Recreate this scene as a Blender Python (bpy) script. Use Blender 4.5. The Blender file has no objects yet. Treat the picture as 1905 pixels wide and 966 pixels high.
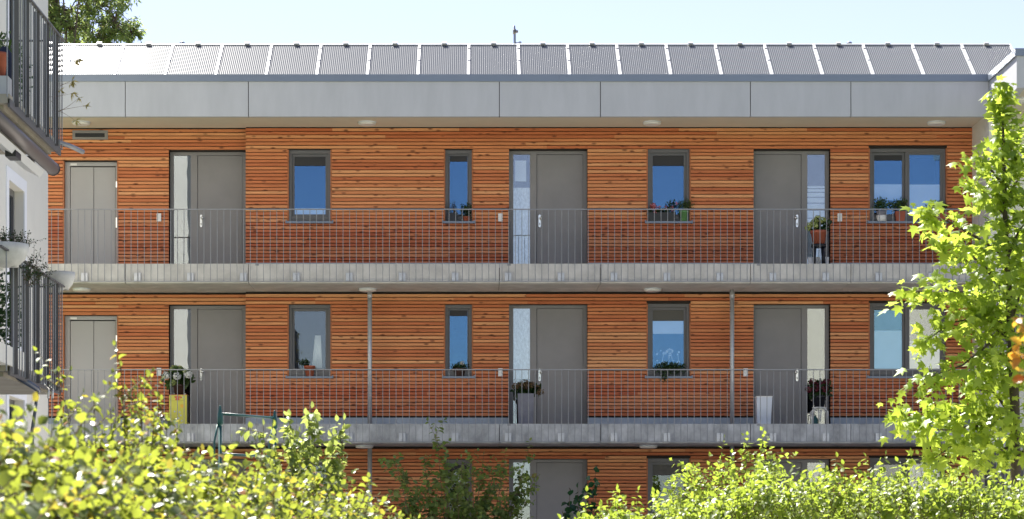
import bpy, math, random
import numpy as np
from mathutils import Vector
R = math.radians
random.seed(11)
rng = np.random.default_rng(11)
scene = bpy.context.scene
COL = scene.collection

# ------------------------------------------------------------------ camera geometry
F, PX0, PY0, CAMY, CAMZ = 4488.0, 890.0, 1035.0, -44.0, 0.49
def S(y): return F / (y - CAMY)
def X(px, y): return (px - PX0) / S(y)
def Z(py, y): return CAMZ + (PY0 - py) / S(y)
def P(px, py, y): return (X(px, y), y, Z(py, y))
def YD(d): return CAMY + d
FL = [0.0, 2.92, 5.84]          # floor levels
YW, YL = 1.5, 1.65              # timber wall plane, left (set back) wall plane
XSTEP = X(457, YW)

# ------------------------------------------------------------------ materials
def new_mat(name):
    m = bpy.data.materials.new(name); m.use_nodes = True
    nt = m.node_tree
    return m, nt, nt.nodes['Principled BSDF'], nt.nodes['Material Output']
def mat(name, col, rough=.6, metal=0., var=.0, scale=3., stretch=(1, 1, 1), bump=0., bscale=60., spec=.5, dark=None, coat=0.):
    m, nt, b, out = new_mat(name)
    b.inputs['Base Color'].default_value = (*col, 1)
    b.inputs['Roughness'].default_value = rough
    b.inputs['Metallic'].default_value = metal
    b.inputs['Specular IOR Level'].default_value = spec
    b.inputs['Coat Weight'].default_value = coat
    if var or bump:
        tc = nt.nodes.new('ShaderNodeTexCoord')
    if var:
        mp = nt.nodes.new('ShaderNodeMapping'); mp.inputs['Scale'].default_value = stretch
        n = nt.nodes.new('ShaderNodeTexNoise'); n.inputs['Scale'].default_value = scale
        n.inputs['Detail'].default_value = 6; n.inputs['Roughness'].default_value = .62
        r = nt.nodes.new('ShaderNodeValToRGB')
        d = dark or tuple(c * (1 - var) for c in col)
        r.color_ramp.elements[0].position = .3; r.color_ramp.elements[0].color = (*d, 1)
        r.color_ramp.elements[1].position = .72; r.color_ramp.elements[1].color = (*[min(1, c * (1 + var * .6)) for c in col], 1)
        nt.links.new(tc.outputs['Object'], mp.inputs['Vector']); nt.links.new(mp.outputs[0], n.inputs['Vector'])
        nt.links.new(n.outputs['Fac'], r.inputs[0]); nt.links.new(r.outputs[0], b.inputs['Base Color'])
    if bump:
        n2 = nt.nodes.new('ShaderNodeTexNoise'); n2.inputs['Scale'].default_value = bscale; n2.inputs['Detail'].default_value = 4
        bp = nt.nodes.new('ShaderNodeBump'); bp.inputs['Strength'].default_value = bump; bp.inputs['Distance'].default_value = .01
        nt.links.new(tc.outputs['Object'], n2.inputs['Vector']); nt.links.new(n2.outputs['Fac'], bp.inputs['Height'])
        nt.links.new(bp.outputs[0], b.inputs['Normal'])
    return m

def wood_mat():
    m, nt, b, out = new_mat('larch_slats')
    N, L = nt.nodes.new, nt.links.new
    geo = N('ShaderNodeNewGeometry'); rnd = geo.outputs['Random Per Island']; pos = geo.outputs['Position']
    # offset the pattern for every board
    off = N('ShaderNodeVectorMath'); off.operation = 'SCALE'; off.inputs[0].default_value = (91., 37., 53.); L(rnd, off.inputs['Scale'])
    add = N('ShaderNodeVectorMath'); L(pos, add.inputs[0]); L(off.outputs[0], add.inputs[1])
    ramp = N('ShaderNodeValToRGB'); cr = ramp.color_ramp
    cr.elements[0].position = 0; cr.elements[0].color = (.53, .150, .055, 1)
    cr.elements[1].position = 1; cr.elements[1].color = (.77, .365, .160, 1)
    e = cr.elements.new(.35); e.color = (.62, .207, .078, 1)
    e = cr.elements.new(.7); e.color = (.69, .268, .106, 1)
    L(rnd, ramp.inputs[0])
    mp = N('ShaderNodeMapping'); mp.inputs['Scale'].default_value = (1.6, 30, 45); L(add.outputs[0], mp.inputs['Vector'])
    gr = N('ShaderNodeTexNoise'); gr.inputs['Scale'].default_value = 1.3; gr.inputs['Detail'].default_value = 5; L(mp.outputs[0], gr.inputs['Vector'])
    g2 = N('ShaderNodeMapRange'); g2.inputs[1].default_value = .3; g2.inputs[2].default_value = .75
    g2.inputs[3].default_value = .72; g2.inputs[4].default_value = 1.12; L(gr.outputs['Fac'], g2.inputs[0])
    mul = N('ShaderNodeVectorMath'); mul.operation = 'SCALE'; L(ramp.outputs[0], mul.inputs[0]); L(g2.outputs[0], mul.inputs['Scale'])
    # knots
    mk = N('ShaderNodeMapping'); mk.inputs['Scale'].default_value = (3.2, 3, 7.5); L(add.outputs[0], mk.inputs['Vector'])
    vo = N('ShaderNodeTexVoronoi'); vo.inputs['Scale'].default_value = 1.25; L(mk.outputs[0], vo.inputs['Vector'])
    wob = N('ShaderNodeTexNoise'); wob.inputs['Scale'].default_value = 14; L(add.outputs[0], wob.inputs['Vector'])
    wsum = N('ShaderNodeMath'); wsum.operation = 'MULTIPLY_ADD'; wsum.inputs[1].default_value = .12; L(wob.outputs['Fac'], wsum.inputs[0]); L(vo.outputs['Distance'], wsum.inputs[2])
    k = N('ShaderNodeMapRange'); k.inputs[1].default_value = .14; k.inputs[2].default_value = .31; k.inputs[3].default_value = .8; k.inputs[4].default_value = 0
    L(wsum.outputs[0], k.inputs[0])
    mixk = N('ShaderNodeMix'); mixk.data_type = 'RGBA'; mixk.inputs['B'].default_value = (.11, .028, .010, 1)
    L(k.outputs[0], mixk.inputs['Factor']); L(mul.outputs[0], mixk.inputs['A'])
    # redder, slightly darker larch low on every storey
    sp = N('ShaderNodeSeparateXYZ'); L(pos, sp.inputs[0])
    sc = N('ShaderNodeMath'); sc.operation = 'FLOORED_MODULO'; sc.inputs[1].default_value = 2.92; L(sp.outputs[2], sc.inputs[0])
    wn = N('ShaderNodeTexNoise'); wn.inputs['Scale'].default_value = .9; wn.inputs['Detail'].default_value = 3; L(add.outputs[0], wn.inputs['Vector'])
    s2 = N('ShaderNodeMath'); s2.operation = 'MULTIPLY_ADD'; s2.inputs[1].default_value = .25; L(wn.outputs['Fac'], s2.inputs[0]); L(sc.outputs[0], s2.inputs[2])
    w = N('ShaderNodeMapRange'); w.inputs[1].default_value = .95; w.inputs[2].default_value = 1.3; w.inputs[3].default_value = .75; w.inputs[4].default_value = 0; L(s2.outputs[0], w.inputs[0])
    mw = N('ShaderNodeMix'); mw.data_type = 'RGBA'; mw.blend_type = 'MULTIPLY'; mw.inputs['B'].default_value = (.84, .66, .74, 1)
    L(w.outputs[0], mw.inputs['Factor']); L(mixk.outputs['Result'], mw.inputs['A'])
    L(mw.outputs['Result'], b.inputs['Base Color'])
    b.inputs['Roughness'].default_value = .62; b.inputs['Specular IOR Level'].default_value = .3
    bp = N('ShaderNodeBump'); bp.inputs['Strength'].default_value = .25; bp.inputs['Distance'].default_value = .004
    L(gr.outputs['Fac'], bp.inputs['Height']); L(bp.outputs[0], b.inputs['Normal'])
    return m

def glass_mat(name='window_glass', fac=.3, tint=(.8, .88, .9), refl=(1, 1, 1)):
    m, nt, b, out = new_mat(name); nt.nodes.remove(b)
    t = nt.nodes.new('ShaderNodeBsdfTransparent'); t.inputs[0].default_value = (*tint, 1)
    g = nt.nodes.new('ShaderNodeBsdfGlossy'); g.inputs['Roughness'].default_value = 0.0; g.inputs['Color'].default_value = (*refl, 1)
    tc = nt.nodes.new('ShaderNodeTexCoord'); n = nt.nodes.new('ShaderNodeTexNoise'); n.inputs['Scale'].default_value = 1.7
    bp = nt.nodes.new('ShaderNodeBump'); bp.inputs['Strength'].default_value = .02; bp.inputs['Distance'].default_value = .05
    mx = nt.nodes.new('ShaderNodeMixShader'); mx.inputs[0].default_value = fac
    nt.links.new(tc.outputs['Object'], n.inputs['Vector']); nt.links.new(n.outputs['Fac'], bp.inputs['Height']); nt.links.new(bp.outputs[0], g.inputs['Normal'])
    nt.links.new(t.outputs[0], mx.inputs[1]); nt.links.new(g.outputs[0], mx.inputs[2]); nt.links.new(mx.outputs[0], out.inputs['Surface'])
    return m

def leaf_mat(name, cols, trans, tf=.45, rough=.4, spec=.45):
    """cols: list of (pos, colour) reflected; trans: colour that sunlight takes on passing through"""
    m, nt, b, out = new_mat(name)
    geo = nt.nodes.new('ShaderNodeNewGeometry')
    r = nt.nodes.new('ShaderNodeValToRGB'); cr = r.color_ramp
    for i, (p, c) in enumerate(cols):
        e = cr.elements[i] if i < 2 else cr.elements.new(p)
        e.position = p; e.color = (*c, 1)
    nt.links.new(geo.outputs['Random Per Island'], r.inputs[0]); nt.links.new(r.outputs[0], b.inputs['Base Color'])
    b.inputs['Roughness'].default_value = rough; b.inputs['Specular IOR Level'].default_value = spec
    tr = nt.nodes.new('ShaderNodeBsdfTranslucent')
    mc = nt.nodes.new('ShaderNodeMix'); mc.data_type = 'RGBA'; mc.inputs['Factor'].default_value = .55
    mc.inputs['B'].default_value = (*trans, 1)
    nt.links.new(r.outputs[0], mc.inputs['A']); nt.links.new(mc.outputs['Result'], tr.inputs[0])
    mx = nt.nodes.new('ShaderNodeMixShader'); mx.inputs[0].default_value = tf
    nt.links.new(b.outputs[0], mx.inputs[1]); nt.links.new(tr.outputs[0], mx.inputs[2]); nt.links.new(mx.outputs[0], out.inputs['Surface'])
    return m

M = dict(
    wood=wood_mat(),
    backing=mat('dark_backing', (.022, .016, .012), .9),
    trimwood=mat('larch_trim', (.40, .13, .042), .6, var=.35, scale=6, stretch=(8, 8, 1)),
    concrete=mat('gallery_concrete', (.55, .53, .49), .85, var=.22, scale=2.6, stretch=(1.2, 1, 1), bump=.35, bscale=40),
    streak=mat('weathered_concrete', (.44, .45, .455), .85, var=.42, scale=2.8, stretch=(1.3, 1, 1), bump=.3, bscale=40),
    fascia=mat('fascia_concrete', (.46, .47, .49), .8, var=.09, scale=1.3, stretch=(2.2, 1, .5), bump=.12, bscale=30),
    soffit=mat('cream_soffit', (.62, .56, .44), .8, var=.05),
    cap=mat('blue_grey_flashing', (.20, .235, .29), .42, metal=.35, var=.08, scale=1.),
    doorgrey=mat('door_grey', (.23, .218, .215), .5, var=.08, scale=2, bump=.05, bscale=300),
    framegrey=mat('frame_grey', (.125, .122, .125), .45, var=.05),
    liftgrey=mat('lift_grey', (.375, .365, .36), .5, var=.05, scale=1.5),
    steel=mat('galvanised_steel', (.27, .275, .285), .5, metal=.4, var=.12, scale=9),
    bracket=mat('zinc_plate', (.49, .50, .52), .4, metal=.35, var=.12, scale=9),
    plinth=mat('plinth_concrete', (.35, .40, .46), .75, var=.16, scale=3, stretch=(1, 1, .5)),
    metal=mat('brushed_steel', (.72, .71, .68), .25, metal=.9),
    white=mat('white_plastic', (.74, .73, .70), .4),
    whiterough=mat('white_film', (.66, .70, .76), .5, var=.05, scale=5),
    patfilm=mat('patterned_film', (.82, .83, .85), .6, var=.28, scale=16, stretch=(2, 2, 1)),
    dark=mat('dark_room', (.012, .013, .015), .9),
    blind=mat('dark_blind', (.03, .03, .033), .7),
    greyblind=mat('grey_blind', (.10, .095, .085), .8),
    black=mat('black_plastic', (.012, .013, .017), .45),
    render=mat('white_render', (.72, .70, .63), .9, var=.05, scale=1.2, bump=.15, bscale=120),
    trimwhite=mat('white_trim', (.80, .81, .84), .8),
    flat=mat('rail_flat_bar', (.105, .10, .10), .55, metal=.1, var=.1, scale=4),
    terracotta=mat('terracotta', (.36, .095, .05), .8, var=.15, scale=8),
    stone=mat('white_planter', (.58, .57, .53), .85, var=.22, scale=5, bump=.2, bscale=70),
    greypot=mat('grey_planter', (.20, .20, .23), .8, var=.14, scale=7),
    greenpot=mat('green_pot', (.11, .25, .09), .45),
    yellow=mat('yellow_crate', (.62, .58, .08), .55, var=.08, scale=5),
    redp=mat('red_print', (.55, .05, .06), .6), orangep=mat('orange_print', (.75, .42, .04), .6), palep=mat('pale_green_print', (.45, .62, .35), .6), greyp=mat('grey_print', (.5, .53, .56), .6),
    brown=mat('brown_plastic', (.05, .025, .018), .5),
    bark=mat('bark', (.10, .075, .055), .9, var=.35, scale=12, stretch=(1, 1, .3), bump=.5, bscale=40),
    twig=mat('twig', (.12, .075, .045), .8),
    greenmetal=mat('dark_green_metal', (.012, .085, .08), .4),
    navy=mat('navy_fabric', (.012, .02, .045), .85),
    bluepipe=mat('blue_grey_pipe', (.055, .07, .105), .35),
    awning=mat('awning_roll', (.14, .12, .115), .4, metal=.2),
    awhite=mat('awning_cassette', (.60, .60, .60), .5),
    cone=mat('old_concrete_soffit', (.33, .30, .245), .9, var=.25, scale=2),
    lawn=mat('lawn', (.07, .10, .03), .95, var=.4, scale=2),
    paving=mat('pale_paving', (.52, .505, .47), .9, var=.15, scale=1.4),
    cream=mat('cream_render', (.62, .59, .50), .9, var=.04),
    roofd=mat('dark_roof', (.07, .07, .08), .8),
    tubeglass=mat('collector_tube', (.076, .085, .094), .25, spec=.13),
    reflector=mat('collector_reflector', (.21, .22, .245), .45, spec=.1), whiteframe=mat('collector_frame', (.72, .73, .75), .4, metal=.2),
    glass=glass_mat('window_glass', .15, (.93, .96, .97), (.30, .60, .98)), glass2=glass_mat('side_glass', .155, (.93, .96, .97), (.9, .95, 1.)), glass3=glass_mat('clear_glass', .085, (.93, .96, .97), (.9, .95, 1.)),
    soil=mat('soil', (.03, .022, .015), 1),
    petalw=leaf_mat('white_petals', [(0, (.66, .66, .62)), (1, (.80, .80, .76))], (.8, .8, .7), .3),
    petalg=leaf_mat('lime_petals', [(0, (.28, .36, .10)), (1, (.48, .52, .20))], (.5, .6, .2), .3),
    petalr=leaf_mat('dark_red_petals', [(0, (.06, .008, .015)), (1, (.17, .02, .04))], (.2, .02, .03), .3),
    petalred=leaf_mat('red_petals', [(0, (.35, .03, .03)), (1, (.62, .22, .22))], (.6, .1, .1), .3),
    petalbrown=leaf_mat('faded_petals', [(0, (.10, .05, .035)), (1, (.22, .15, .06))], (.2, .12, .05), .3),
    darkleaf=leaf_mat('dark_pot_leaves', [(0, (.012, .03, .010)), (1, (.04, .085, .022))], (.06, .15, .02), .3),
    midleaf=leaf_mat('pot_leaves', [(0, (.025, .06, .012)), (1, (.08, .14, .03))], (.12, .25, .03), .3),
    hedge=leaf_mat('hedge_leaves', [(0, (.015, .045, .01)), (.90, (.18, .21, .035)), (.92, (.36, .12, .03)), (1, (.30, .09, .03)), (.5, (.07, .11, .014))], (.64, .72, .085), .46, .42, .75),
    hedge2=leaf_mat('pale_hedge_leaves', [(0, (.05, .095, .012)), (1, (.17, .22, .03))], (.62, .78, .085), .5, .42, .5),
    apple=leaf_mat('downy_leaves', [(0, (.06, .10, .03)), (1, (.17, .21, .08)), (.96, (.16, .20, .07))], (.65, .75, .16), .5, .33, .55),
    shade=leaf_mat('shrub_leaves', [(0, (.055, .11, .025)), (.97, (.17, .215, .06)), (1, (.16, .07, .02))], (.35, .48, .06), .45),
    big=leaf_mat('laurel_leaves', [(0, (.012, .05, .02)), (1, (.03, .09, .035))], (.05, .18, .03), .3, .25, .6),
    maple=leaf_mat('maple_leaves', [(0, (.09, .16, .013)), (1, (.22, .30, .035))], (.76, .92, .11), .55, .38, .5),
    redleaf=leaf_mat('autumn_leaves', [(0, (.40, .07, .03)), (1, (.42, .33, .05)), (.5, (.45, .24, .04))], (.85, .55, .05), .5, .35),
    birch=leaf_mat('feathery_leaves', [(0, (.06, .10, .03)), (.95, (.15, .19, .06)), (1, (.20, .10, .03))], (.62, .76, .24), .5),
    trail=leaf_mat('dry_grass_leaves', [(0, (.24, .23, .07)), (1, (.42, .34, .14))], (.7, .6, .2), .45),
)

# ------------------------------------------------------------------ mesh building
def wloc(o):
    v = Vector((0, 0, 0))
    while o is not None:
        v = v + o.location; o = o.parent
    return v
class MB:
    def __init__(s): s.v = []; s.f = []; s.sm = []
    def face(s, pts, smooth=False):
        n = len(s.v); s.v += [tuple(p) for p in pts]; s.f.append(tuple(range(n, n + len(pts)))); s.sm.append(smooth)
        return s
    def box(s, x0, x1, y0, y1, z0, z1):
        n = len(s.v)
        s.v += [(x0, y0, z0), (x1, y0, z0), (x1, y1, z0), (x0, y1, z0), (x0, y0, z1), (x1, y0, z1), (x1, y1, z1), (x0, y1, z1)]
        s.f += [tuple(n + i for i in q) for q in ((0, 3, 2, 1), (4, 5, 6, 7), (0, 1, 5, 4), (1, 2, 6, 5), (2, 3, 7, 6), (3, 0, 4, 7))]
        s.sm += [False] * 6
        return s
    def hexa(s, lo, hi):      # two quads of four points each (bottom, top)
        n = len(s.v); s.v += [tuple(p) for p in lo] + [tuple(p) for p in hi]
        s.f += [tuple(n + i for i in q) for q in ((0, 3, 2, 1), (4, 5, 6, 7), (0, 1, 5, 4), (1, 2, 6, 5), (2, 3, 7, 6), (3, 0, 4, 7))]
        s.sm += [False] * 6
        return s
    def prism_x(s, prof, x0, x1):   # profile of (y,z) counter-clockwise seen from -x... extruded along x
        n = len(s.v); k = len(prof)
        s.v += [(x0, y, z) for y, z in prof] + [(x1, y, z) for y, z in prof]
        for i in range(k):
            j = (i + 1) % k; s.f.append((n + i, n + j, n + k + j, n + k + i)); s.sm.append(False)
        s.f.append(tuple(n + i for i in reversed(range(k)))); s.f.append(tuple(n + k + i for i in range(k))); s.sm += [False, False]
        return s
    def prism_y(s, prof, y0, y1):   # profile of (x,z) extruded along y
        n = len(s.v); k = len(prof)
        s.v += [(x, y0, z) for x, z in prof] + [(x, y1, z) for x, z in prof]
        for i in range(k):
            j = (i + 1) % k; s.f.append((n + i, n + j, n + k + j, n + k + i)); s.sm.append(False)
        s.f.append(tuple(n + i for i in reversed(range(k)))); s.f.append(tuple(n + k + i for i in range(k))); s.sm += [False, False]
        return s
    def tube(s, pts, rad, seg=8, cap=True):
        pts = [Vector(p) for p in pts]
        if not hasattr(rad, '__len__'): rad = [rad] * len(pts)
        n = len(s.v); ref = None
        for i, p in enumerate(pts):
            t = (pts[min(i + 1, len(pts) - 1)] - pts[max(i - 1, 0)]).normalized()
            if ref is None: ref = Vector((0, 0, 1)) if abs(t.z) < .9 else Vector((1, 0, 0))
            a = t.cross(ref).normalized(); b = a.cross(t).normalized(); ref = b
            for k in range(seg):
                an = 2 * math.pi * k / seg
                s.v.append(tuple(p + (a * math.cos(an) + b * math.sin(an)) * rad[i]))
        for i in range(len(pts) - 1):
            for k in range(seg):
                k2 = (k + 1) % seg
                s.f.append((n + i * seg + k, n + (i + 1) * seg + k, n + (i + 1) * seg + k2, n + i * seg + k2)); s.sm.append(True)
        if cap:
            s.f.append(tuple(n + k for k in range(seg))); s.f.append(tuple(n + (len(pts) - 1) * seg + k for k in reversed(range(seg)))); s.sm += [False, False]
        return s
    def lathe(s, prof, c, seg=20, sx=1., sy=1.):   # profile of (r,z), bottom to top, round a vertical axis
        n = len(s.v)
        for r, z in prof:
            for k in range(seg):
                a = 2 * math.pi * k / seg
                s.v.append((c[0] + r * sx * math.cos(a), c[1] + r * sy * math.sin(a), c[2] + z))
        for i in range(len(prof) - 1):
            for k in range(seg):
                k2 = (k + 1) % seg
                s.f.append((n + i * seg + k, n + i * seg + k2, n + (i + 1) * seg + k2, n + (i + 1) * seg + k)); s.sm.append(True)
        s.f.append(tuple(n + k for k in reversed(range(seg)))); s.f.append(tuple(n + (len(prof) - 1) * seg + k for k in range(seg))); s.sm += [False, False]
        return s
    def build(s, name, material, parent=None, loc=None):
        me = bpy.data.meshes.new(name)
        base = wloc(parent) if parent is not None else Vector(loc or (0, 0, 0))
        me.from_pydata([(x - base.x, y - base.y, z - base.z) for x, y, z in s.v], [], s.f)
        me.polygons.foreach_set('use_smooth', s.sm)
        me.materials.append(material); me.update()
        o = bpy.data.objects.new(name, me); COL.objects.link(o)
        if parent is not None: o.parent = parent
        else: o.location = base
        return o
def box(name, material, parent, *b): return MB().box(*b).build(name, material, parent)
def tag(o, label=None, cat=None, group=None, kind=None):
    if label: o['label'] = label
    if cat: o['category'] = cat
    if group: o['group'] = group
    if kind: o['kind'] = kind
    return o
def thing(name, label, cat, loc=(0, 0, 0), group=None):
    o = bpy.data.objects.new(name, None); COL.objects.link(o); o.location = loc; o.empty_display_size = .2
    return tag(o, label, cat, group)
def copy_tree(o, parent=None):
    c = o.copy(); COL.objects.link(c)
    if parent is not None: c.parent = parent
    for ch in list(o.children): copy_tree(ch, c)
    return c

# ------------------------------------------------------------------ leaves
OV_V = np.array([(0, 0, 0), (.27, .34, .07), (-.27, .34, .07), (.22, .68, .04), (-.22, .68, .04), (0, 1, -.10), (0, .34, 0), (0, .68, -.03)], float)
OV_F = [(0, 1, 6), (0, 6, 2), (6, 1, 3, 7), (2, 6, 7, 4), (7, 3, 5), (4, 7, 5)]
DI_V = np.array([(0, 0, 0), (.27, .42, .07), (0, 1, -.06), (-.27, .42, .07), (0, .45, 0)], float)
DI_F = [(0, 1, 4), (4, 1, 2), (0, 4, 3), (3, 4, 2)]
LN_V = np.array([(0, 0, 0), (.09, .4, .02), (0, 1, -.22), (-.09, .4, .02)], float)
LN_F = [(0, 1, 2), (0, 2, 3)]
_ma = []
for a, r in ((-150, .30), (-112, .52), (-95, .30), (-62, .66), (-36, .34), (0, .82), (36, .34), (62, .66), (95, .30), (112, .52), (150, .30)):
    _ma.append((math.sin(R(a)) * r, .28 + math.cos(R(a)) * r, -.10 * r * r))
MA_V = np.array([(0, .28, .05)] + _ma + [(0, .0, .02)], float)
MA_F = [(0, i + 1, i) for i in range(1, 11)] + [(0, 1, 12), (0, 12, 11)]
TPL = dict(ov=(OV_V, OV_F), di=(DI_V, DI_F), ln=(LN_V, LN_F), ma=(MA_V, MA_F))
def nrm(a): return a / np.maximum(np.linalg.norm(a, axis=1, keepdims=True), 1e-9)
def leaves(name, material, parent, pos, tip, nor, size, tpl='ov', wide=1.0):
    pos = np.asarray(pos, float); N = len(pos)
    tip = nrm(np.asarray(tip, float)); nor = np.asarray(nor, float)
    sd = nrm(np.cross(tip, nor) + 1e-6); nn = np.cross(sd, tip)
    tv, tf = TPL[tpl]; size = np.broadcast_to(np.asarray(size, float), (N,))
    curl = rng.uniform(.3, 2.2, (N, 1, 1))
    V = pos[:, None, :] + size[:, None, None] * (tv[None, :, 0:1] * wide * sd[:, None, :] + tv[None, :, 1:2] * tip[:, None, :] + curl * tv[None, :, 2:3] * nn[:, None, :])
    V = V.reshape(-1, 3) - np.array(wloc(parent)) if parent is not None else V.reshape(-1, 3)
    k = len(tv); lens = np.array([len(f) for f in tf]); idx = np.concatenate([np.array(f) for f in tf])
    LI = (idx[None, :] + (np.arange(N) * k)[:, None]).ravel()
    LT = np.tile(lens, N); LS = np.concatenate([[0], np.cumsum(LT)[:-1]])
    me = bpy.data.meshes.new(name)
    me.vertices.add(len(V)); me.vertices.foreach_set('co', V.astype(np.float32).ravel())
    me.loops.add(len(LI)); me.loops.foreach_set('vertex_index', LI.astype(np.int32))
    me.polygons.add(len(LT)); me.polygons.foreach_set('loop_start', LS.astype(np.int32)); me.polygons.foreach_set('loop_total', LT.astype(np.int32))
    me.update(calc_edges=True); me.validate()
    me.materials.append(material)
    o = bpy.data.objects.new(name, me); COL.objects.link(o)
    if parent is not None: o.parent = parent
    return o
class Leaf:
    """collects leaves grown along twigs"""
    def __init__(s): s.p = []; s.t = []; s.n = []; s.s = []; s.m = MB()
    def twig(s, p, d, L, n, size, droop=.25, curve=.25, rad=.004, start=.1, spread=1.0, stem=True, tipleaf=True):
        p = np.array(p, float); d = np.array(d, float); d /= np.linalg.norm(d)
        bend = rng.normal(0, curve, 3); pts = [p.copy()]; K = 5; q = p.copy(); dd = d.copy(); ds = [dd.copy()]
        for i in range(K):
            dd = dd + bend / K; dd /= np.linalg.norm(dd); q = q + dd * L / K; pts.append(q.copy()); ds.append(dd.copy())
        if stem: s.m.tube(pts, [rad * (1 - .7 * i / K) for i in range(K + 1)], 4, cap=False)
        ph = rng.uniform(0, 6.28)
        for i in range(n):
            u = start + (1 - start) * (i + .5) / n; x = u * K; j = min(int(x), K - 1); w = x - j
            c = pts[j] * (1 - w) + pts[j + 1] * w; dr = ds[j]
            ph += 2.4 + rng.normal(0, .3)
            a = np.cross(dr, (.31, .27, .91)); a /= np.linalg.norm(a) + 1e-9; b = np.cross(a, dr)
            side = a * math.cos(ph) + b * math.sin(ph)
            t = dr * .45 + side * spread + np.array((0, 0, -droop)) + rng.normal(0, .2, 3)
            nn = np.array((0, 0, 1.)) * .8 + dr * .5 + rng.normal(0, .45, 3)
            s.p.append(c); s.t.append(t); s.n.append(nn); s.s.append(size * rng.uniform(.65, 1.2) * (1.0 - .35 * max(0, u - .75) / .25))
        if tipleaf:
            s.p.append(pts[-1]); s.t.append(ds[-1] + rng.normal(0, .2, 3)); s.n.append(rng.normal(0, 1, 3)); s.s.append(size * .7)
        return pts
    def build(s, parent, lm, tpl='ov', wide=1., stem_mat=None, name='foliage', stem_name='twigs'):
        if s.m.f: s.m.build(stem_name, stem_mat or M['twig'], parent)
        return leaves(name, lm, parent, s.p, s.t, s.n, s.s, tpl, wide)
def ball(n, c, r, shell=.35):
    d = nrm(rng.normal(0, 1, (n, 3))); k = (1 - shell * rng.random((n, 1)))
    return np.array(c) + d * k * np.array(r), d

# ------------------------------------------------------------------ world, sun, camera
SUN_AZ, SUN_EL = 28., 54.       # degrees to the left of straight ahead, elevation
w = bpy.data.worlds.new('World'); scene.world = w; w.use_nodes = True
nt = w.node_tree; bg = nt.nodes['Background']
sky = nt.nodes.new('ShaderNodeTexSky'); sky.sky_type = 'NISHITA'; sky.sun_disc = False
sky.sun_elevation = R(SUN_EL); sky.sun_rotation = R(-SUN_AZ); sky.altitude = 600; sky.air_density = 1.0; sky.dust_density = .5; sky.ozone_density = 1.7
hs = nt.nodes.new('ShaderNodeHueSaturation'); hs.inputs['Hue'].default_value = .525; hs.inputs['Saturation'].default_value = .80; nt.links.new(sky.outputs[0], hs.inputs['Color']); nt.links.new(hs.outputs[0], bg.inputs['Color']); bg.inputs['Strength'].default_value = .062
sd = Vector((-math.sin(R(SUN_AZ)) * math.cos(R(SUN_EL)), math.cos(R(SUN_AZ)) * math.cos(R(SUN_EL)), math.sin(R(SUN_EL))))
sl = bpy.data.lights.new('sun', 'SUN'); sl.energy = 5.0; sl.angle = R(.53); sl.color = (1, .955, .88)
so = bpy.data.objects.new('sun', sl); COL.objects.link(so); so.rotation_euler = sd.to_track_quat('Z', 'Y').to_euler(); so.location = sd * 60
cd = bpy.data.cameras.new('camera'); co = bpy.data.objects.new('camera', cd); COL.objects.link(co); scene.camera = co
co.location = (0, CAMY, CAMZ); co.rotation_euler = (R(90), 0, 0)
cd.sensor_width = 36; cd.lens = F / 1905 * 36; cd.shift_x = (952.5 - PX0) / 1905; cd.shift_y = (PY0 - 483) / 1905
cd.clip_start = .1; cd.clip_end = 6000
cd.dof.use_dof = True; cd.dof.focus_distance = 42; cd.dof.aperture_fstop = 7.1
vs = scene.view_settings; vs.view_transform = 'Standard'; vs.look = 'None'; vs.gamma = 1; vs.exposure = 1.72; vs.use_curve_mapping = False
scene.cycles.max_bounces = 7; scene.cycles.diffuse_bounces = 4; scene.cycles.transparent_max_bounces = 10
scene.cycles.sample_clamp_indirect = 8; scene.cycles.use_denoising = True
scene.cycles.caustics_reflective = False; scene.cycles.caustics_refractive = False

# ------------------------------------------------------------------ ground
g = MB()
xs = [-3000, -60, 60, 3000]; ys = [-3000, -75, -26, -9, 14, 80, 3000]; zs = [-1.15, -1.15, -1.15, -.15, -.15, -.15, -.15]
for i in range(len(ys) - 1):
    for j in range(3):
        g.face([(xs[j], ys[i], zs[i]), (xs[j + 1], ys[i], zs[i]), (xs[j + 1], ys[i + 1], zs[i + 1]), (xs[j], ys[i + 1], zs[i + 1])])
tag(g.build('ground', M['lawn']), kind='structure')
tag(MB().face([(-6.4, -25.2, -1.09), (13, -25.2, -1.09), (13, -8.51, -.11), (-6.4, -8.51, -.11)]).build('bounce_gravel', M['paving']), kind='structure')  # unseen pale gravel, added to bounce sunlight up to the soffits
tag(MB().box(-6.5, 14, -8.5, 1.4, -.146, -.06).build('terrace', M['paving']), kind='structure')

# ------------------------------------------------------------------ timber building
B = thing('timber_apartment_building', 'three storey apartment building clad in orange horizontal timber slats with concrete access galleries', 'building', (0, YW, 0))
XL, XR = -9.2, X(1813, YW)
JOINTS = [X(p, 0) for p in (233, 462, 929, 1117, 1396, 1583)]
XE = X(1840, 0)
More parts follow.
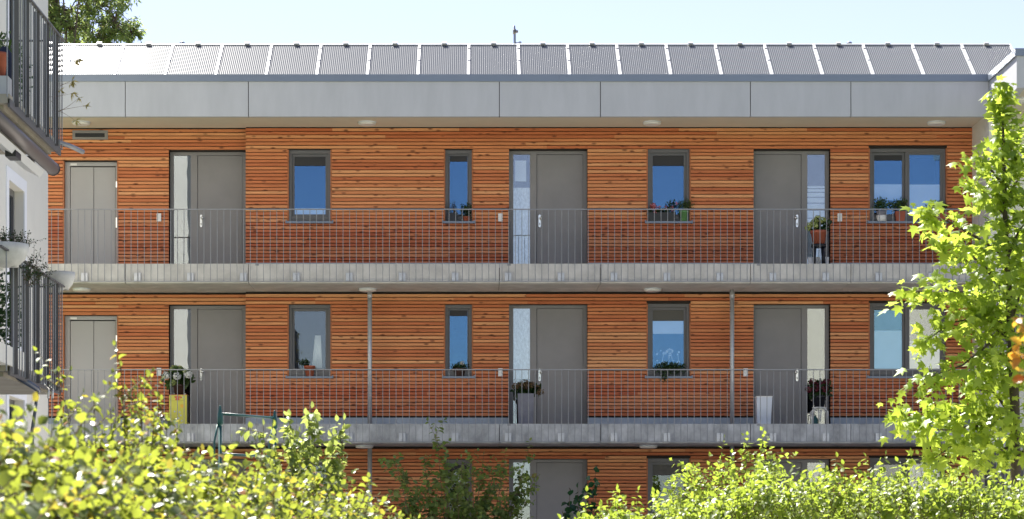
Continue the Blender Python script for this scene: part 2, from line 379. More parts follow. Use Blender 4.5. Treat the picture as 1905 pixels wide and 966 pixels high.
# openings: kind, px0, px1, py top, plane (given for the top storey)
OPEN = [('lift', 118, 218, 300, YL), ('doorL', 314, 456, 280, YL), ('win', 535, 617, 279, YW), ('slim', 826, 880, 279, YW),
        ('doorL', 947, 1093, 278, YW), ('win', 1203, 1285, 277, YW), ('doorR', 1402, 1545, 278, YW), ('wide', 1616, 1762, 276, YW)]
def op_rect(o, fl):
    kind, a, b, t, y = o
    x0, x1, z1 = X(a, y), X(b, y), Z(t, y) - (2 - fl) * 2.92
    z0 = FL[fl] + .002 if kind in ('lift', 'doorL', 'doorR') else Z(414, y) - (2 - fl) * 2.92
    if kind in ('doorL', 'doorR', 'lift') and b == 456: x1 = XSTEP - .012
    return x0, x1, z0, z1
PITCH, SLAT = .0660, .0482
wall_top = [2.55 - .02, 5.47 - .02, Z(237, YW)]
for fl in range(3):
    rects = [(o[4], o[0], op_rect(o, fl)) for o in OPEN]
    zb = FL[fl] + .19; zt = wall_top[fl]
    cl = MB(); bk = MB()
    def spans(x0, x1, z0, z1, y):
        cut = sorted((r[0], r[1]) for yy, k, r in rects if yy == y and r[2] < z1 and r[3] > z0)
        out = []; c = x0
        for a, b in cut:
            if a > c: out.append((c, a))
            c = max(c, b)
        if c < x1: out.append((c, x1))
        return out
    for (y, x0, x1) in ((YL, XL, XSTEP - .004), (YW, XSTEP, XR)):
        n = int((zt - zb) / PITCH) + 1
        for i in range(n):
            z0 = zt - (i + 1) * PITCH + (.006 if y == YL else 0); z1 = z0 + SLAT + rng.normal(0, .0007)
            if z0 < zb - .03: break
            for a, b in spans(x0, x1, z0, z1, y):
                c = a
                if b - a > 2.2: c0 = a + rng.uniform(.6, 3.6)
                else: c0 = b
                while c < b - .001:
                    e = min(c0, b)
                    if b - e < .3: e = b
                    jy = rng.normal(0, .0012)
                    cl.hexa([(c + .001, y + jy, z0), (e - .001, y + jy, z0), (e - .001, y + .026, z0 - .006), (c + .001, y + .026, z0 - .006)],
                            [(c + .001, y + jy, z1), (e - .001, y + jy, z1), (e - .001, y + .026, z1 - .006), (c + .001, y + .026, z1 - .006)])
                    c = e; c0 = e + rng.uniform(2.2, 4.4)
            # reveals of the recessed doors, slats turning the corner
            for yy, k, r in rects:
                if yy == y and k in ('doorL', 'doorR', 'lift') and z1 < r[3] + .01:
                    if not (k == 'doorL' and y == YL):
                        cl.box(r[1], r[1] + .02, y + .028, y + .26, z0, z1)
                    cl.box(r[0] - .02, r[0], y + .028, y + .26, z0, z1)
        # dark felt behind the slats, in bands between the openings
        zz = sorted(set([FL[fl] + .02, zt + .03] + [r[2] for yy, k, r in rects if yy == y] + [r[3] for yy, k, r in rects if yy == y]))
        for za, zc in zip(zz[:-1], zz[1:]):
            for a, b in spans(x0, x1 + (.02 if y == YW else 0), za + .001, zc - .001, y):
                bk.box(a, b, y + .034, y + .28, za, zc)
    # step between the two wall planes
    bk.box(XSTEP - .003, XSTEP + .02, YW + .3, YL + .3, FL[fl] + .02, zt + .02)
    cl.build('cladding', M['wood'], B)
    bk.build('wall', M['backing'], B)
    # plinth
    pl = MB()
    for (y, x0, x1) in ((YL, XL, XSTEP), (YW, XSTEP, XR)):
        cut = [(r[0], r[1]) for yy, k, r in rects if yy == y and k in ('doorL', 'doorR', 'lift')]
        c = x0
        for a, b in sorted(cut) + [(x1, x1)]:
            if a - c > .02: pl.box(c, a, y - .012, y + .033, FL[fl] - .02, FL[fl] + .183)
            c = b
    pl.build('plinth', M['plinth'], B)

    # ---- windows and doors
    for o in OPEN:
        kind, pa, pb, pt, y = o; x0, x1, z0, z1 = op_rect(o, fl)
        dz = -(2 - fl) * 2.92
        if kind in ('win', 'slim', 'wide'):
            zs0 = z0 + .02; fy = y + .05
            def ring(m, a0, a1, c0, c1, b0, b1, d0, d1, y0, y1):
                m.box(a0, b0, y0, y1, c0, c1); m.box(b1, a1, y0, y1, c0, c1)
                m.box(b0, b1, y0, y1, c0, d0); m.box(b0, b1, y0, y1, d1, c1)
            fr = MB()
            t1 = .055; low = .10
            ring(fr, x0 + .024, x1 - .024, zs0, z1, x0 + .075, x1 - .075, zs0 + low, z1 - .065, fy, fy + .09)
            for q in range(3): fr.box(x0 + .08, x1 - .08, fy - .006, fy, zs0 + .022 + q * .026, zs0 + .038 + q * .026)
            W = fr.build('window', M['framegrey'], B)
            tr = MB()
            tr.box(x0 - .004, x0 + .022, y - .004, y + .12, z0, z1 + .002); tr.box(x1 - .022, x1 + .004, y - .004, y + .12, z0, z1 + .002)
            tr.build('trim', M['trimwood'], W)
            # sashes
            panes = []
            if kind == 'wide':
                xm = x0 + (x1 - x0) * .47
                sashes = [(x0 + .077, xm, True), (xm + .04, x1 - .077, False)]
                box('mullion', M['framegrey'], W, xm + .002, xm + .038, fy - .004, fy + .085, zs0 + low + .002, z1 - .067)
            else: sashes = [(x0 + .077, x1 - .077, True)]
            for (a, b, deep) in sashes:
                s_ = MB(); e = .045 if kind != 'slim' else .03; yy = fy + (.05 if deep else .012)
                ring(s_, a, b, zs0 + low + .002, z1 - .067, a + e, b - e, zs0 + low + .047, z1 - .067 - e, yy, yy + .05)
                sa = s_.build('sash', M['framegrey'], W)
                pr = (a + e - .004, b - e + .004, zs0 + low + .043, z1 - .067 - e + .004)
                box('pane', M['glass2'] if (kind == 'wide' and not deep and fl < 2) else M['glass3'] if ((pa == 535 and fl == 1) or fl == 0) else M['glass'], W, pr[0], pr[1], yy + .022, yy + .026, pr[2], pr[3])
                panes.append((pr, yy + .026))
            it = MB()
            xa, xb, za, zb2, yi = x0 + .06, x1 - .06, zs0 + .08, z1 - .05, fy + .13
            it.face([(xa, yi + .7, za), (xb, yi + .7, za), (xb, yi + .7, zb2), (xa, yi + .7, zb2)])
            it.face([(xa, fy + .09, za), (xa, yi + .7, za), (xa, yi + .7, zb2), (xa, fy + .09, zb2)]); it.face([(xb, fy + .09, za), (xb, yi + .7, za), (xb, yi + .7, zb2), (xb, fy + .09, zb2)])
            it.face([(xa, fy + .09, za), (xb, fy + .09, za), (xb, yi + .7, za), (xa, yi + .7, za)]); it.face([(xa, fy + .09, zb2), (xb, fy + .09, zb2), (xb, yi + .7, zb2), (xa, yi + .7, zb2)])
            it.build('interior', M['dark'], W)
            sl_ = MB().box(x0 - .03, x1 + .03, y - .075, fy + .09, z0 - .022, z0 + .014)
            sl_.box(x0 - .034, x0 - .012, y - .08, y - .002, z0 - .024, z0 + .03).box(x1 + .012, x1 + .034, y - .08, y - .002, z0 - .024, z0 + .03)
            sl_.build('sill', M['cap'], W)
            def film(name, m, k, pa_, pb_, gap=.006):     # a sheet just behind pane k between two heights (px rows of the top storey)
                pr, yy = panes[k]
                za_, zc_ = max(pr[2] + .006, Z(pb_, y) + dz), min(pr[3] - .006, Z(pa_, y) + dz)
                return box(name, m, W, pr[0] + .006, pr[1] - .006, yy + gap, yy + gap + .003, za_, zc_)
            if kind == 'win' and pa == 535:
                if fl == 2: film('blind', M['blind'], 0, 280, 307, -.02); film('window_film', M['whiterough'], 0, 386, 412)
                if fl == 1:
                    pr, yy = panes[0]
                    c = MB()
                    for q in range(9): c.tube([(pr[1] - .26 + q * .022, yy + .12 + .012 * (q % 2), pr[2] + .02), (pr[1] - .20 + q * .011, yy + .12, pr[3] - .45)], .013, 6)
                    c.build('curtain', M['white'], W)
            if kind == 'slim': film('blind', M['blind'], 0, 280, 299, -.02)
            if kind == 'win' and pa == 1203:
                if fl == 2: film('blind', M['blind'], 0, 280, 307, -.02)
                else:
                    film('blind', M['greyblind'], 0, 280, 308, -.02)
                    if fl == 1:
                        film('shade_screen', M['whiterough'], 0, 308, 332)
                        pr, yy = panes[0]; d = MB(); random.seed(5)
                        for q in range(26):
                            cx, cz = random.uniform(pr[0] + .08, pr[1] - .08), pr[2] + random.uniform(.02, .36); r_ = random.choice((.012, .014, .02, .026))
                            if q < 4: cx, cz, r_ = (pr[0] + pr[1]) / 2 + .03 + .035 * math.cos(q * 1.6), pr[2] + .34 + .02 * math.sin(q * 1.6), .035
                            d.face([(cx + r_ * (1 + .3 * math.sin(5 * t)) * math.cos(t), yy + .008, cz + r_ * (1 + .3 * math.sin(5 * t)) * math.sin(t)) for t in [k2 * .5236 for k2 in range(12)]])
                        for cx, dx in ((.0, .02), (.1, -.05), (-.14, .05), (.2, -.02)):
                            bx = (pr[0] + pr[1]) / 2 + cx; d.face([(bx, yy + .0085, pr[2] + .01), (bx + .012, yy + .0085, pr[2] + .01), (bx + dx + .008, yy + .0085, pr[2] + .3), (bx + dx, yy + .0085, pr[2] + .3)])
                        d.build('flower_film', M['whiterough'], W)
            if kind == 'wide':
                if fl == 2:
                    film('blind', M['blind'], 0, 280, 297, -.02); film('window_film', M['whiterough'], 0, 341, 371); film('window_film', M['whiterough'], 1, 342, 410)
                else:
                    film('blind', M['blind'], 0, 280, 288, -.02)
                    film('window_film', M['whiterough'], 0, 326, 410) if fl == 1 else None; film('window_film', M['white'], 1, 326, 410) if fl == 0 else None
                    if fl == 1: film('curtain', M['whiterough'], 1, 345, 410)
        elif kind == 'lift':
            yy = y + .12
            D = MB().box(X(131, yy), X(174, yy) - .004, yy + .02, yy + .06, z0, Z(311, yy) + dz).build('lift_door', M['liftgrey'], B)
            MB().box(X(174, yy) + .004, X(214, yy), yy + .035, yy + .075, z0, Z(311, yy) + dz).build('door_leaf', M['liftgrey'], D)
            f_ = MB().box(x0, X(130, yy), yy, yy + .1, z0, z1).box(X(215, yy), x1, yy, yy + .1, z0, z1).box(X(130, yy), X(215, yy), yy, yy + .1, Z(309, yy) + dz, z1)
            f_.build('door_frame', M['liftgrey'], D)
            MB().box(x0, x1, yy + .1, yy + .13, z0, z1).build('interior', M['dark'], D)
            tr = MB().box(x0 - .012, x0 + .012, y - .006, yy - .002, z0, z1).box(x1 - .002, x1 + .022, y - .006, yy - .002, z0, z1)
            tr.build('trim', M['trimwood'], D)
            box('plate', M['white'], D, X(131, yy), X(143, yy), yy - .004, yy - .001, Z(308, yy) + dz, Z(304, yy) + dz)
            p_ = box('call_panel', M['metal'], D, X(215.5, yy), X(219, yy), yy - .012, yy - .001, Z(424, yy) + dz, Z(405, yy) + dz)
            MB().box(X(215.5, yy), X(219, yy), yy - .012, yy - .001, Z(349, yy) + dz, Z(338, yy) + dz).build('indicator', M['metal'], D)
        else:
            yy = y + .20
            sx0 = (lambda p: X(p, yy))
            if kind == 'doorL':
                a = pa
                gl = (sx0(a + 8) if a != 314 else sx0(323), sx0(a + 39) if a != 314 else sx0(355)); lf = (sx0(a + 51) if a != 314 else sx0(367), sx0(pb - 8) if a != 314 else sx0(451)); hx = sx0(a + 57) if a != 314 else sx0(374); hs = 1
            else:
                gl = (sx0(1502), sx0(1535)); lf = (sx0(1404), sx0(1491)); hx = sx0(1483); hs = -1
            zt_ = z1 - .06
            D = MB().box(lf[0] + .006, lf[1] - .006, yy + .022, yy + .07, z0 + (.06 if fl == 1 else .01), zt_ - .006).build('door', M['doorgrey'], B)
            f_ = MB()
            xs_ = sorted([(x0, None), (gl[0], gl[1]), (lf[0], lf[1]), (x1, None)])
            f_.box(x0, min(gl[0], lf[0]), yy, yy + .09, z0, z1); f_.box(max(gl[1], lf[1]), x1, yy, yy + .09, z0, z1)
            mid = (gl[1], lf[0]) if kind == 'doorL' else (lf[1], gl[0])
            f_.box(mid[0], mid[1], yy, yy + .09, z0, z1)
            for a_, b_ in ((gl[0], gl[1]), (lf[0], lf[1])): f_.box(a_, b_, yy, yy + .09, zt_, z1)
            f_.box(gl[0], gl[1], yy, yy + .09, z0, z0 + .05)
            f_.build('door_frame', M['doorgrey'], D)
            box('side_pane', M['glass2'], D, gl[0] - .004, gl[1] + .004, yy + .03, yy + .034, z0 + .045, zt_ + .004)
            MB().box(x0, x1, yy + .12 + .3, yy + .14 + .3, z0, z1).box(mid[0], mid[1], yy + .092, yy + .4, z0, z1).box(x0, x0 + .02, yy + .092, yy + .4, z0, z1).box(x1 - .02, x1, yy + .092, yy + .4, z0, z1).build('interior', M['dark'], D)
            hz = Z(411, yy) + dz
            h = MB().prism_y([(hx - .022, hz - .10), (hx - .012, hz - .118), (hx + .012, hz - .118), (hx + .022, hz - .10), (hx + .022, hz + .10), (hx + .012, hz + .118), (hx - .012, hz + .118), (hx - .022, hz + .10)], yy + .008, yy + .021)
            h.tube([(hx, yy + .01, hz + .05), (hx, yy - .035, hz + .05)], .013, 10); h.lathe([(.0, -.03), (.022, -.024), (.031, 0), (.022, .024), (0, .03)], (hx + hs * .03, yy - .05, hz + .05), 12)
            h.tube([(hx, yy - .035, hz + .05), (hx + hs * .03, yy - .05, hz + .05)], .012, 8); h.lathe([(.009, -.02), (.009, .02)], (hx, yy + .002, hz - .06), 10)
            h.build('handle', M['metal'], D)
            box('threshold', M['white'] if fl == 1 else M['metal'], D, lf[0] + .008, lf[1] - .008, yy + .004, yy + .06, z0 + .001, z0 + (.055 if fl == 1 else .008))
            if kind == 'doorL' and pa == 947:
                if fl == 2:
                    box('curtain', M['patfilm'], D, gl[0], gl[1], yy + .042, yy + .046, z0 + .05, Z(349, yy) + dz)
                    box('notice', M['whiterough'], D, sx0(958), sx0(979), yy + .05, yy + .054, Z(337, yy) + dz, Z(298, yy) + dz)
                if fl == 1: box('curtain', M['patfilm'], D, gl[0], gl[1], yy + .042, yy + .046, Z(418, yy) + dz, zt_)
            if kind == 'doorR' and fl == 2:
                st = MB(); zz_ = Z(346, yy) + dz
                for h_ in (.035, .05, .07, .09, .11, .13, .15):
                    st.box(gl[0], gl[1], yy + .042, yy + .045, zz_ - h_, zz_); zz_ -= h_ + .022
                st.box(gl[0], gl[1], yy + .042, yy + .045, z0 + .05, zz_)
                st.build('striped_film', M['whiterough'], D)
    # bell plates beside the flat doors
    for px, yy in ((296, YL), (931, YW), (1562 if fl == 2 else 1387, YW)):
        xx = X(px, yy); zc = Z(405, yy) - (2 - fl) * 2.92
        b_ = MB().box(xx - .042, xx + .042, yy - .03, yy - .002, zc - .075, zc + .075).box(xx - .03, xx + .03, yy - .034, yy - .03, zc - .01, zc + .055)
        b_.build('bell_plate', M['white'], B)
# ventilation grille, top left
yv = YL
vg = MB().box(X(135, yv), X(201, yv), yv - .02, yv + .02, Z(260, yv), Z(255.6, yv)).box(X(135, yv), X(201, yv), yv - .02, yv + .02, Z(248, yv), Z(243, yv)).box(X(135, yv), X(140, yv), yv - .02, yv + .02, Z(255.6, yv), Z(248, yv)).box(X(195, yv), X(201, yv), yv - .02, yv + .02, Z(255.6, yv), Z(248, yv))
VG = vg.build('ventilation_grille', M['doorgrey'], B)
box('opening', M['black'], VG, X(139, yv), X(196, yv), yv - .004, yv, Z(256, yv), Z(247.5, yv))

# galleries
def segs(): 
    e = [-9.2] + JOINTS + [XE]
    return list(zip(e[:-1], e[1:]))
for fl in (1, 2):
    m = MB(); zt, zb = FL[fl] - .015, FL[fl] - .37
    for a, b in segs():
        m.prism_x([(0, zt), (0, zb + .018), (.018, zb), (.36, zb), (.36, zt)][::-1], a + .006, b - .006)
        m.prism_x([(.36, zt - .002), (.36, zb + .012), (1.78, zb + .012), (1.78, zt - .002)][::-1], a + .004, b - .004)
    SLB = m.build('gallery_slab', M['streak'] if fl == 1 else M['concrete'], B)
    MB().box(-9.2, XE, .1, 1.7, zb + .06, zt - .06).build('joint_filler', M['backing'], SLB)
    for px in (478, 947, 1411):
        box('drain_outlet', M['steel'], SLB, X(px, 0) - .03, X(px, 0) + .03, -.01, .1, zt - .035, zt + .006)
# roof
RF = MB().box(-9.2, XE + .2, .25, 11, 8.85, 9.20).box(-9.2, XE, .12, 1.62, Z(209, 0), Z(209, 0) + .05).build('roof', M['soffit'], B)
for a, b in segs():
    MB().box(a + .007, b - .007, 0, .10, Z(217, 0), Z(151.5, 0)).build('fascia_panel', M['fascia'], RF)
MB().box(-9.2, XE, .03, .2, Z(215, 0), 9.2).build('fascia_backing', M['backing'], RF)
MB().box(-9.2, X(1040, 0) - .002, -.03, .3, Z(152, 0), Z(139, 0)).box(X(1040, 0), XE - .002, -.031, .3, Z(152, 0), Z(139, 0)).build('roof_edge', M['cap'], RF)
MB().box(-9.2, XE + .1, 10.7, 11.0, 0, 8.85).box(-9.3, -9.2, 1.9, 11, 0, 9.2).build('back_wall', M['render'], B)
# downpipes
for px in (688, 1362):
    d = MB().tube([(X(px, 1.2), 1.2, FL[1] - .02), (X(px, 1.2), 1.2, FL[2] - .36)], .042, 12)
    d.tube([(X(px, 1.2), 1.2, FL[2] - .52), (X(px, 1.2), 1.2, FL[2] - .40)], .047, 12)
    d.tube([(X(px, 1.2), 1.2, 0), (X(px, 1.2), 1.2, FL[1] - .36)], .042, 12)
    d.build('downpipe', M['bracket'], B)

# ceiling lights
LZ = [2.55 + .01, 5.47 + .012, Z(209, 0)]
LLAB = {(2, 151): 'round white ceiling light above the ventilation grille, under the roof', (2, 683): 'round ceiling light under the roof above the blank timber wall right of the blue window',
        (2, 1213): 'round ceiling light under the roof over the window with red flowers', (2, 1742): 'round ceiling light under the roof over the wide double window',
        (1, 152): 'round ceiling light under the upper gallery above the lower lift door', (1, 684): 'round ceiling light under the upper gallery at the head of the left downpipe',
        (1, 1214): 'round ceiling light under the upper gallery over the window with white flower film', (1, 1745): 'round ceiling light under the upper gallery behind the maple',
        (0, 678): 'round ceiling light under the lower gallery beside the left downpipe', (0, 1206): 'round ceiling light under the lower gallery over the dark ground floor window'}
proto = None
for (fl, px), lab in LLAB.items():
    x, y, z = X(px, 1.0), 1.0, LZ[fl]
    if proto is None:
        proto = thing('ceiling_light', lab, 'ceiling light', (x, y, z), 'round ceiling lights')
        MB().lathe([(.13, -.055), (.155, -.048), (.165, -.03), (.165, -.012)], (x, y, z), 28).build('diffuser', M['white'], proto)
        MB().lathe([(.172, -.014), (.172, .02)], (x, y, z), 28).build('rim', M['whiterough'], proto)
    else:
        c = copy_tree(proto); c.location = (x, y, z); c['label'] = lab

# gallery railings
for fl, lab in ((2, 'long thin grey railing with vertical bars along the upper gallery'), (1, 'long thin grey railing with vertical bars along the lower gallery')):
    zt = FL[fl] + .965; zb = FL[fl] - .35
    T = thing('gallery_railing', lab, 'railing', (0, -.06, FL[fl] - .35), 'gallery railings')
    MB().box(-9.0, XE, -.08, -.045, zt - .006, zt + .012).build('top_rail', M['steel'], T)
    MB().box(-9.0, XE, -.075, -.05, zb, zb + .012).build('bottom_rail', M['steel'], T)
    pb = None; k = 0; rest = MB(); x = X(96, -.06)
    while x < XE - .03:
        px = PX0 + x * S(-.06)
        if px > 112 and k < 100:
            if pb is None:
                m = MB().tube([(x, -.0625, zb + .012), (x, -.0625, zt - .006)], .0068, 6, cap=False); pb = m.build('baluster', M['steel'], T); bx = x
            else:
                c = pb.copy(); COL.objects.link(c); c.parent = T; c.location = (x - bx, 0, 0)
            k += 1
        else: rest.tube([(x, -.0625, zb + .012), (x, -.0625, zt - .006)], .0068, 6, cap=False)
        x += .12065
    o = rest.build('baluster_run', M['steel'], T); o['kind'] = 'stuff'
    pb = None
    for i in range(17):
        xx = X(157.5 + 98.45 * i, 0)
        if pb is None:
            m = MB().box(xx - .06, xx + .06, -.046, -.002, zb + .012, zb + .165)
            for q in (.04, .125): m.lathe([(.012, -.006), (.012, .006)], (xx, -.05, zb + .01 + q), 8)
            pb = m.build('bracket', M['bracket'], T); bx = xx
        else:
            c = pb.copy(); COL.objects.link(c); c.parent = T; c.location = (xx - bx, 0, 0)

# solar collectors
TILT = R(34); PL = 1.45; PW = .927
def sp(x, u, h):      # point on the panel: u up the slope, h off it
    return (x, .22 + u * math.cos(TILT) - h * math.sin(TILT), 9.30 + u * math.sin(TILT) + h * math.cos(TILT))
KP = list(range(-9, 11)); proto = None
ORD = ['first', 'second', 'third', 'fourth', 'fifth', 'sixth', 'seventh', 'eighth', 'ninth', 'tenth']
for k in KP:
    x0 = -.18 + PW * k
    # antenna stands over the joint between panels 0 and 1
    lab = ('ribbed solar collector, %s to the left of the roof antenna' % ORD[-k]) if k <= 0 else ('ribbed solar collector, %s to the right of the roof antenna' % ORD[k - 1])
    if proto is None:
        proto = thing('solar_collector', lab, 'solar panel', sp(x0, 0, 0), 'solar collectors along the roof edge')
        m = MB(); n = 24; w_ = (PW - .075) / n
        for i in range(n):
            xa = x0 + .0375 + i * w_; prof = [(xa + .5 * w_ + .0105 * t, .012 + .0006 * (1 - t * t)) for t in np.linspace(-1, 1, 5)]; prof = [(prof[0][0], .004)] + prof + [(prof[-1][0], .004)]
            for (a, ha), (b, hb) in zip(prof[:-1], prof[1:]):
                m.face([sp(a, .0, ha), sp(b, .0, hb), sp(b, PL - .03, hb), sp(a, PL - .03, ha)], True)
        # weld shared edges for smooth tubes
        tb = m.build('glass_tubes', M['tubeglass'], proto)
        bk = MB().face([sp(x0 + .02, 0, .004), sp(x0 + PW - .02, 0, .004), sp(x0 + PW - .02, PL - .02, .004), sp(x0 + .02, PL - .02, .004)])
        bk.build('reflector', M['reflector'], proto)
        st = MB()
        for a, b in ((0, .024), (PW - .024, PW)):
            st.hexa([sp(x0 + a, 0, -.03), sp(x0 + b, 0, -.03), sp(x0 + b, PL, -.03), sp(x0 + a, PL, -.03)], [sp(x0 + a, 0, .03), sp(x0 + b, 0, .03), sp(x0 + b, PL, .03), sp(x0 + a, PL, .03)])
        st.hexa([sp(x0 + .024, PL - .02, -.03), sp(x0 + PW - .024, PL - .02, -.03), sp(x0 + PW - .024, PL, -.03), sp(x0 + .024, PL, -.03)], [sp(x0 + .024, PL - .02, .028), sp(x0 + PW - .024, PL - .02, .028), sp(x0 + PW - .024, PL, .028), sp(x0 + .024, PL, .028)])
        st.build('frame', M['whiteframe'], proto)
        for u in (PL * .44, PL * .83): c_ = MB().hexa([sp(x0 - .022, u, .031), sp(x0 + .022, u, .031), sp(x0 + .022, u + .025, .031), sp(x0 - .022, u + .025, .031)], [sp(x0 - .022, u, .04), sp(x0 + .022, u, .04), sp(x0 + .022, u + .025, .04), sp(x0 - .022, u + .025, .04)]); c_.build('clamp', M['framegrey'], proto)
        MB().hexa([sp(x0 + .42, PL - .04, .03), sp(x0 + .51, PL - .04, .03), sp(x0 + .51, PL + .02, .03), sp(x0 + .42, PL + .02, .03)], [sp(x0 + .42, PL - .04, .06), sp(x0 + .51, PL - .04, .06), sp(x0 + .51, PL + .02, .06), sp(x0 + .42, PL + .02, .06)]).build('end_clip', M['bracket'], proto)
    else:
        c = copy_tree(proto); c.location = sp(x0, 0, 0); c['label'] = lab
# antenna and vent caps
ya = 1.75
A = thing('roof_antenna', 'short grey antenna pole with clamp standing up behind the solar collectors', 'antenna', (X(957, ya), ya, 9.2))
MB().tube([(X(958, ya), ya, 9.2), (X(957.5, ya), ya, Z(66, ya)), (X(956.5, ya), ya, Z(48, ya))], [.028, .024, .019], 10).build('pole', M['cap'], A)
MB().tube([(X(957, ya), ya - .02, Z(64, ya)), (X(957, ya), ya - .02, Z(55, ya))], .03, 8).tube([(X(957, ya), ya - .03, Z(60, ya)), (X(961.5, ya), ya - .05, Z(59, ya))], .012, 6).lathe([(0, -.03), (.022, -.02), (.026, 0), (.022, .02), (0, .03)], (X(961.5, ya), ya - .05, Z(60, ya)), 10).build('clamp', M['framegrey'], A)
MB().tube([(X(960, ya), ya, Z(80, ya)), (X(966, ya), ya - .2, Z(84, ya))], .012, 6).lathe([(0, -.03), (.03, -.015), (.03, .015), (0, .03)], (X(967, ya), ya - .2, Z(84, ya)), 10).build('cable_gland', M['cap'], A)
for px, lab in ((339, 'small grey vent cap behind the glaring solar collectors on the left'), (1580, 'small grey vent cap behind the darker solar collectors on the right')):
    V = thing('vent_cap', lab, 'vent cap', (X(px, 2.2), 2.2, 9.2), 'roof vent caps')
    MB().lathe([(.035, 0), (.035, Z(81, 2.2) - 9.2)], (X(px, 2.2), 2.2, 9.2), 12).build('pipe', M['cap'], V)
    MB().lathe([(.05, -.02), (.055, 0), (.05, .02), (.02, .035)], (X(px, 2.2), 2.2, Z(81, 2.2)), 12).build('cap', M['cap'], V)

# ------------------------------------------------------------------ right wing
WG = thing('white_wing_building', 'white rendered wing with concrete roof edge joining the timber building on the right', 'building', (XE, 0, 0))
WX = XE
zc1, zc0 = Z(152, 0), Z(139, 0)
MB().box(WX, 15, .3, 11, -.1, 8.9).build('wall', M['render'], WG)
MB().prism_y([(WX + .002, -.1), (WX + .3, -.1), (WX + .3, 8.5), (WX + .002, 8.5)], .004, .3).build('corner_pier', M['render'], WG)
m = MB()
m.prism_x([(0.1, Z(217, 0)), (0.1, zc1), (-2.25, zc1), (-2.25, zc1 - .55), (-1.55, Z(217, 0))], WX + .002, WX + .14)
m.box(WX + .14, 15, -2.25, -2.1, zc1 - .55, zc1)
m.build('roof_fascia', M['fascia'], WG)
MB().box(WX + .14, 15, -2.1, .3, 8.6, 8.72).box(WX, 15, .1, 11, 8.9, zc1).build('roof', M['soffit'], WG)
MB().box(WX - .03, WX + .3, -2.28, .28, zc1 + .001, zc0 + .002).box(WX + .3, 15, -2.28, -2.0, zc1 + .001, zc0 + .002).box(WX - .03, 15, .28, .6, zc1 + .001, zc0 + .002).build('roof_edge', M['cap'], WG)
c = copy_tree(bpy.data.objects['ceiling_light']); c.location = (X(1903, -1.2), -1.2, 8.6); c['label'] = 'round ceiling light under the white wing roof at the right edge'
def curved(zb, zt, lab):
    T = thing('stair_railing', lab, 'railing', (X(1872, -.9), -.3, zb), 'curved stair landing railings')
    cx, cy, r = X(1890, -.4), -.35, .52
    pts = [(cx + r * math.cos(a), cy + r * math.sin(a)) for a in np.linspace(math.pi * .75, math.pi * 2.1, 26)]
    MB().tube([(p[0], p[1], zt) for p in pts], .022, 6).build('top_rail', M['steel'], T)
    m = MB(); [m.box(p[0] - .022, p[0] + .022, p[1] - .022, p[1] + .022, zb, zt - .02) for p in pts]
    m.build('slat_screen', M['flat'], T)
    MB().lathe([(r + .03, -.18), (r + .03, 0)], (cx, cy, zb), 32).build('landing', M['concrete'], T)
curved(4.25, 5.27, 'curved grey slatted stair railing behind the middle of the maple crown')
curved(1.35, 2.35, 'curved grey slatted stair railing low behind the maple and hedge')

# ------------------------------------------------------------------ left white house
HX = -6.6
H = thing('white_house', 'white rendered house at the left edge with balconies overhanging the garden', 'building', (HX, YD(36), 0))
hw = MB(); wy = [(33.95, 35.0)]
def zwin(k): return (2.95 + 2.92 * k, .55 + 2.92 * k) 
Y0, Y1 = YD(24.6), YD(37)
wins = [(YD(33.85), YD(35.0), .35, 2.75), (YD(33.85), YD(35.0), 3.5, 5.78), (YD(33.85), YD(35.0), 6.45, 8.72)]
hw.box(HX - 8, HX, Y0, wins[0][0], -1.1, 12.2); hw.box(HX - 8, HX, wins[0][1], Y1, -1.1, 12.2)
zz = -1.1
for w_ in wins: hw.box(HX - 8, HX, w_[0], w_[1], zz, w_[2]); zz = w_[3]
hw.box(HX - 8, HX, wins[0][0], wins[0][1], zz, 12.2)
hw.build('wall', M['render'], H)
MB().box(HX - 8.3, HX + .3, Y0 - .3, Y1 + .3, 12.2, 12.5).build('roof', M['roofd'], H)
for (a, b, c0, c1) in wins:
    hw2 = MB().box(HX - .20, HX - .13, a + .002, a + .09, c0 + .002, c1 - .002).box(HX - .20, HX - .13, b - .09, b - .002, c0 + .002, c1 - .002).box(HX - .20, HX - .13, a + .09, b - .09, c1 - .1, c1 - .002).box(HX - .20, HX - .13, a + .09, b - .09, c0 + .002, c0 + .1).box(HX - .20, HX - .14, (a + b) / 2 - .04, (a + b) / 2 + .04, c0 + .1, c1 - .1)
    W = hw2.build('window', M['framegrey'], H)
    MB().box(HX - .17, HX - .165, a + .09, b - .09, c0 + .1, c1 - .1).build('pane', M['glass'], W)
    MB().box(HX - .9, HX - .26, a + .003, b - .003, c0 + .003, c1 - .003).build('interior', M['dark'], W)
    t = .17
    MB().box(HX - .0, HX + .018, a - t, a, c0 - t, c1 + t).box(HX, HX + .018, b, b + t, c0 - t, c1 + t).box(HX, HX + .018, a, b, c1, c1 + t).box(HX, HX + .018, a, b, c0 - t, c0).build('trim', M['trimwhite'], W)
BX = -4.89
for zb, zu0, zu1, d0, d1, uw in ((5.24, 5.30, 5.58, 25.55, 25.9, 4.985), (2.42, 2.44, 2.70, 24.6, 26.3, 4.93)):
    SB = MB().prism_x([(YD(25.4), zb + .02), (YD(25.4), zb + .12), (YD(28.45), zb + .12), (YD(28.45), zb + .02)], HX, -4.94).build('balcony', M['cone'], H)
    MB().box(HX, -uw, YD(d0), YD(d1), zu0 + .06, zu1).build('upstand', M['fascia'] if zb > 5 else M['render'], SB)
    MB().box(HX, -5.02, YD(25.5), YD(28.35), zb - .03, zb + .019).build('soffit_board', M['cone'], SB)
    MB().box(-4.955, -4.93, YD(25.4), YD(28.5), zb - .02, zb + .07).build('edge_angle', M['flat'], SB)
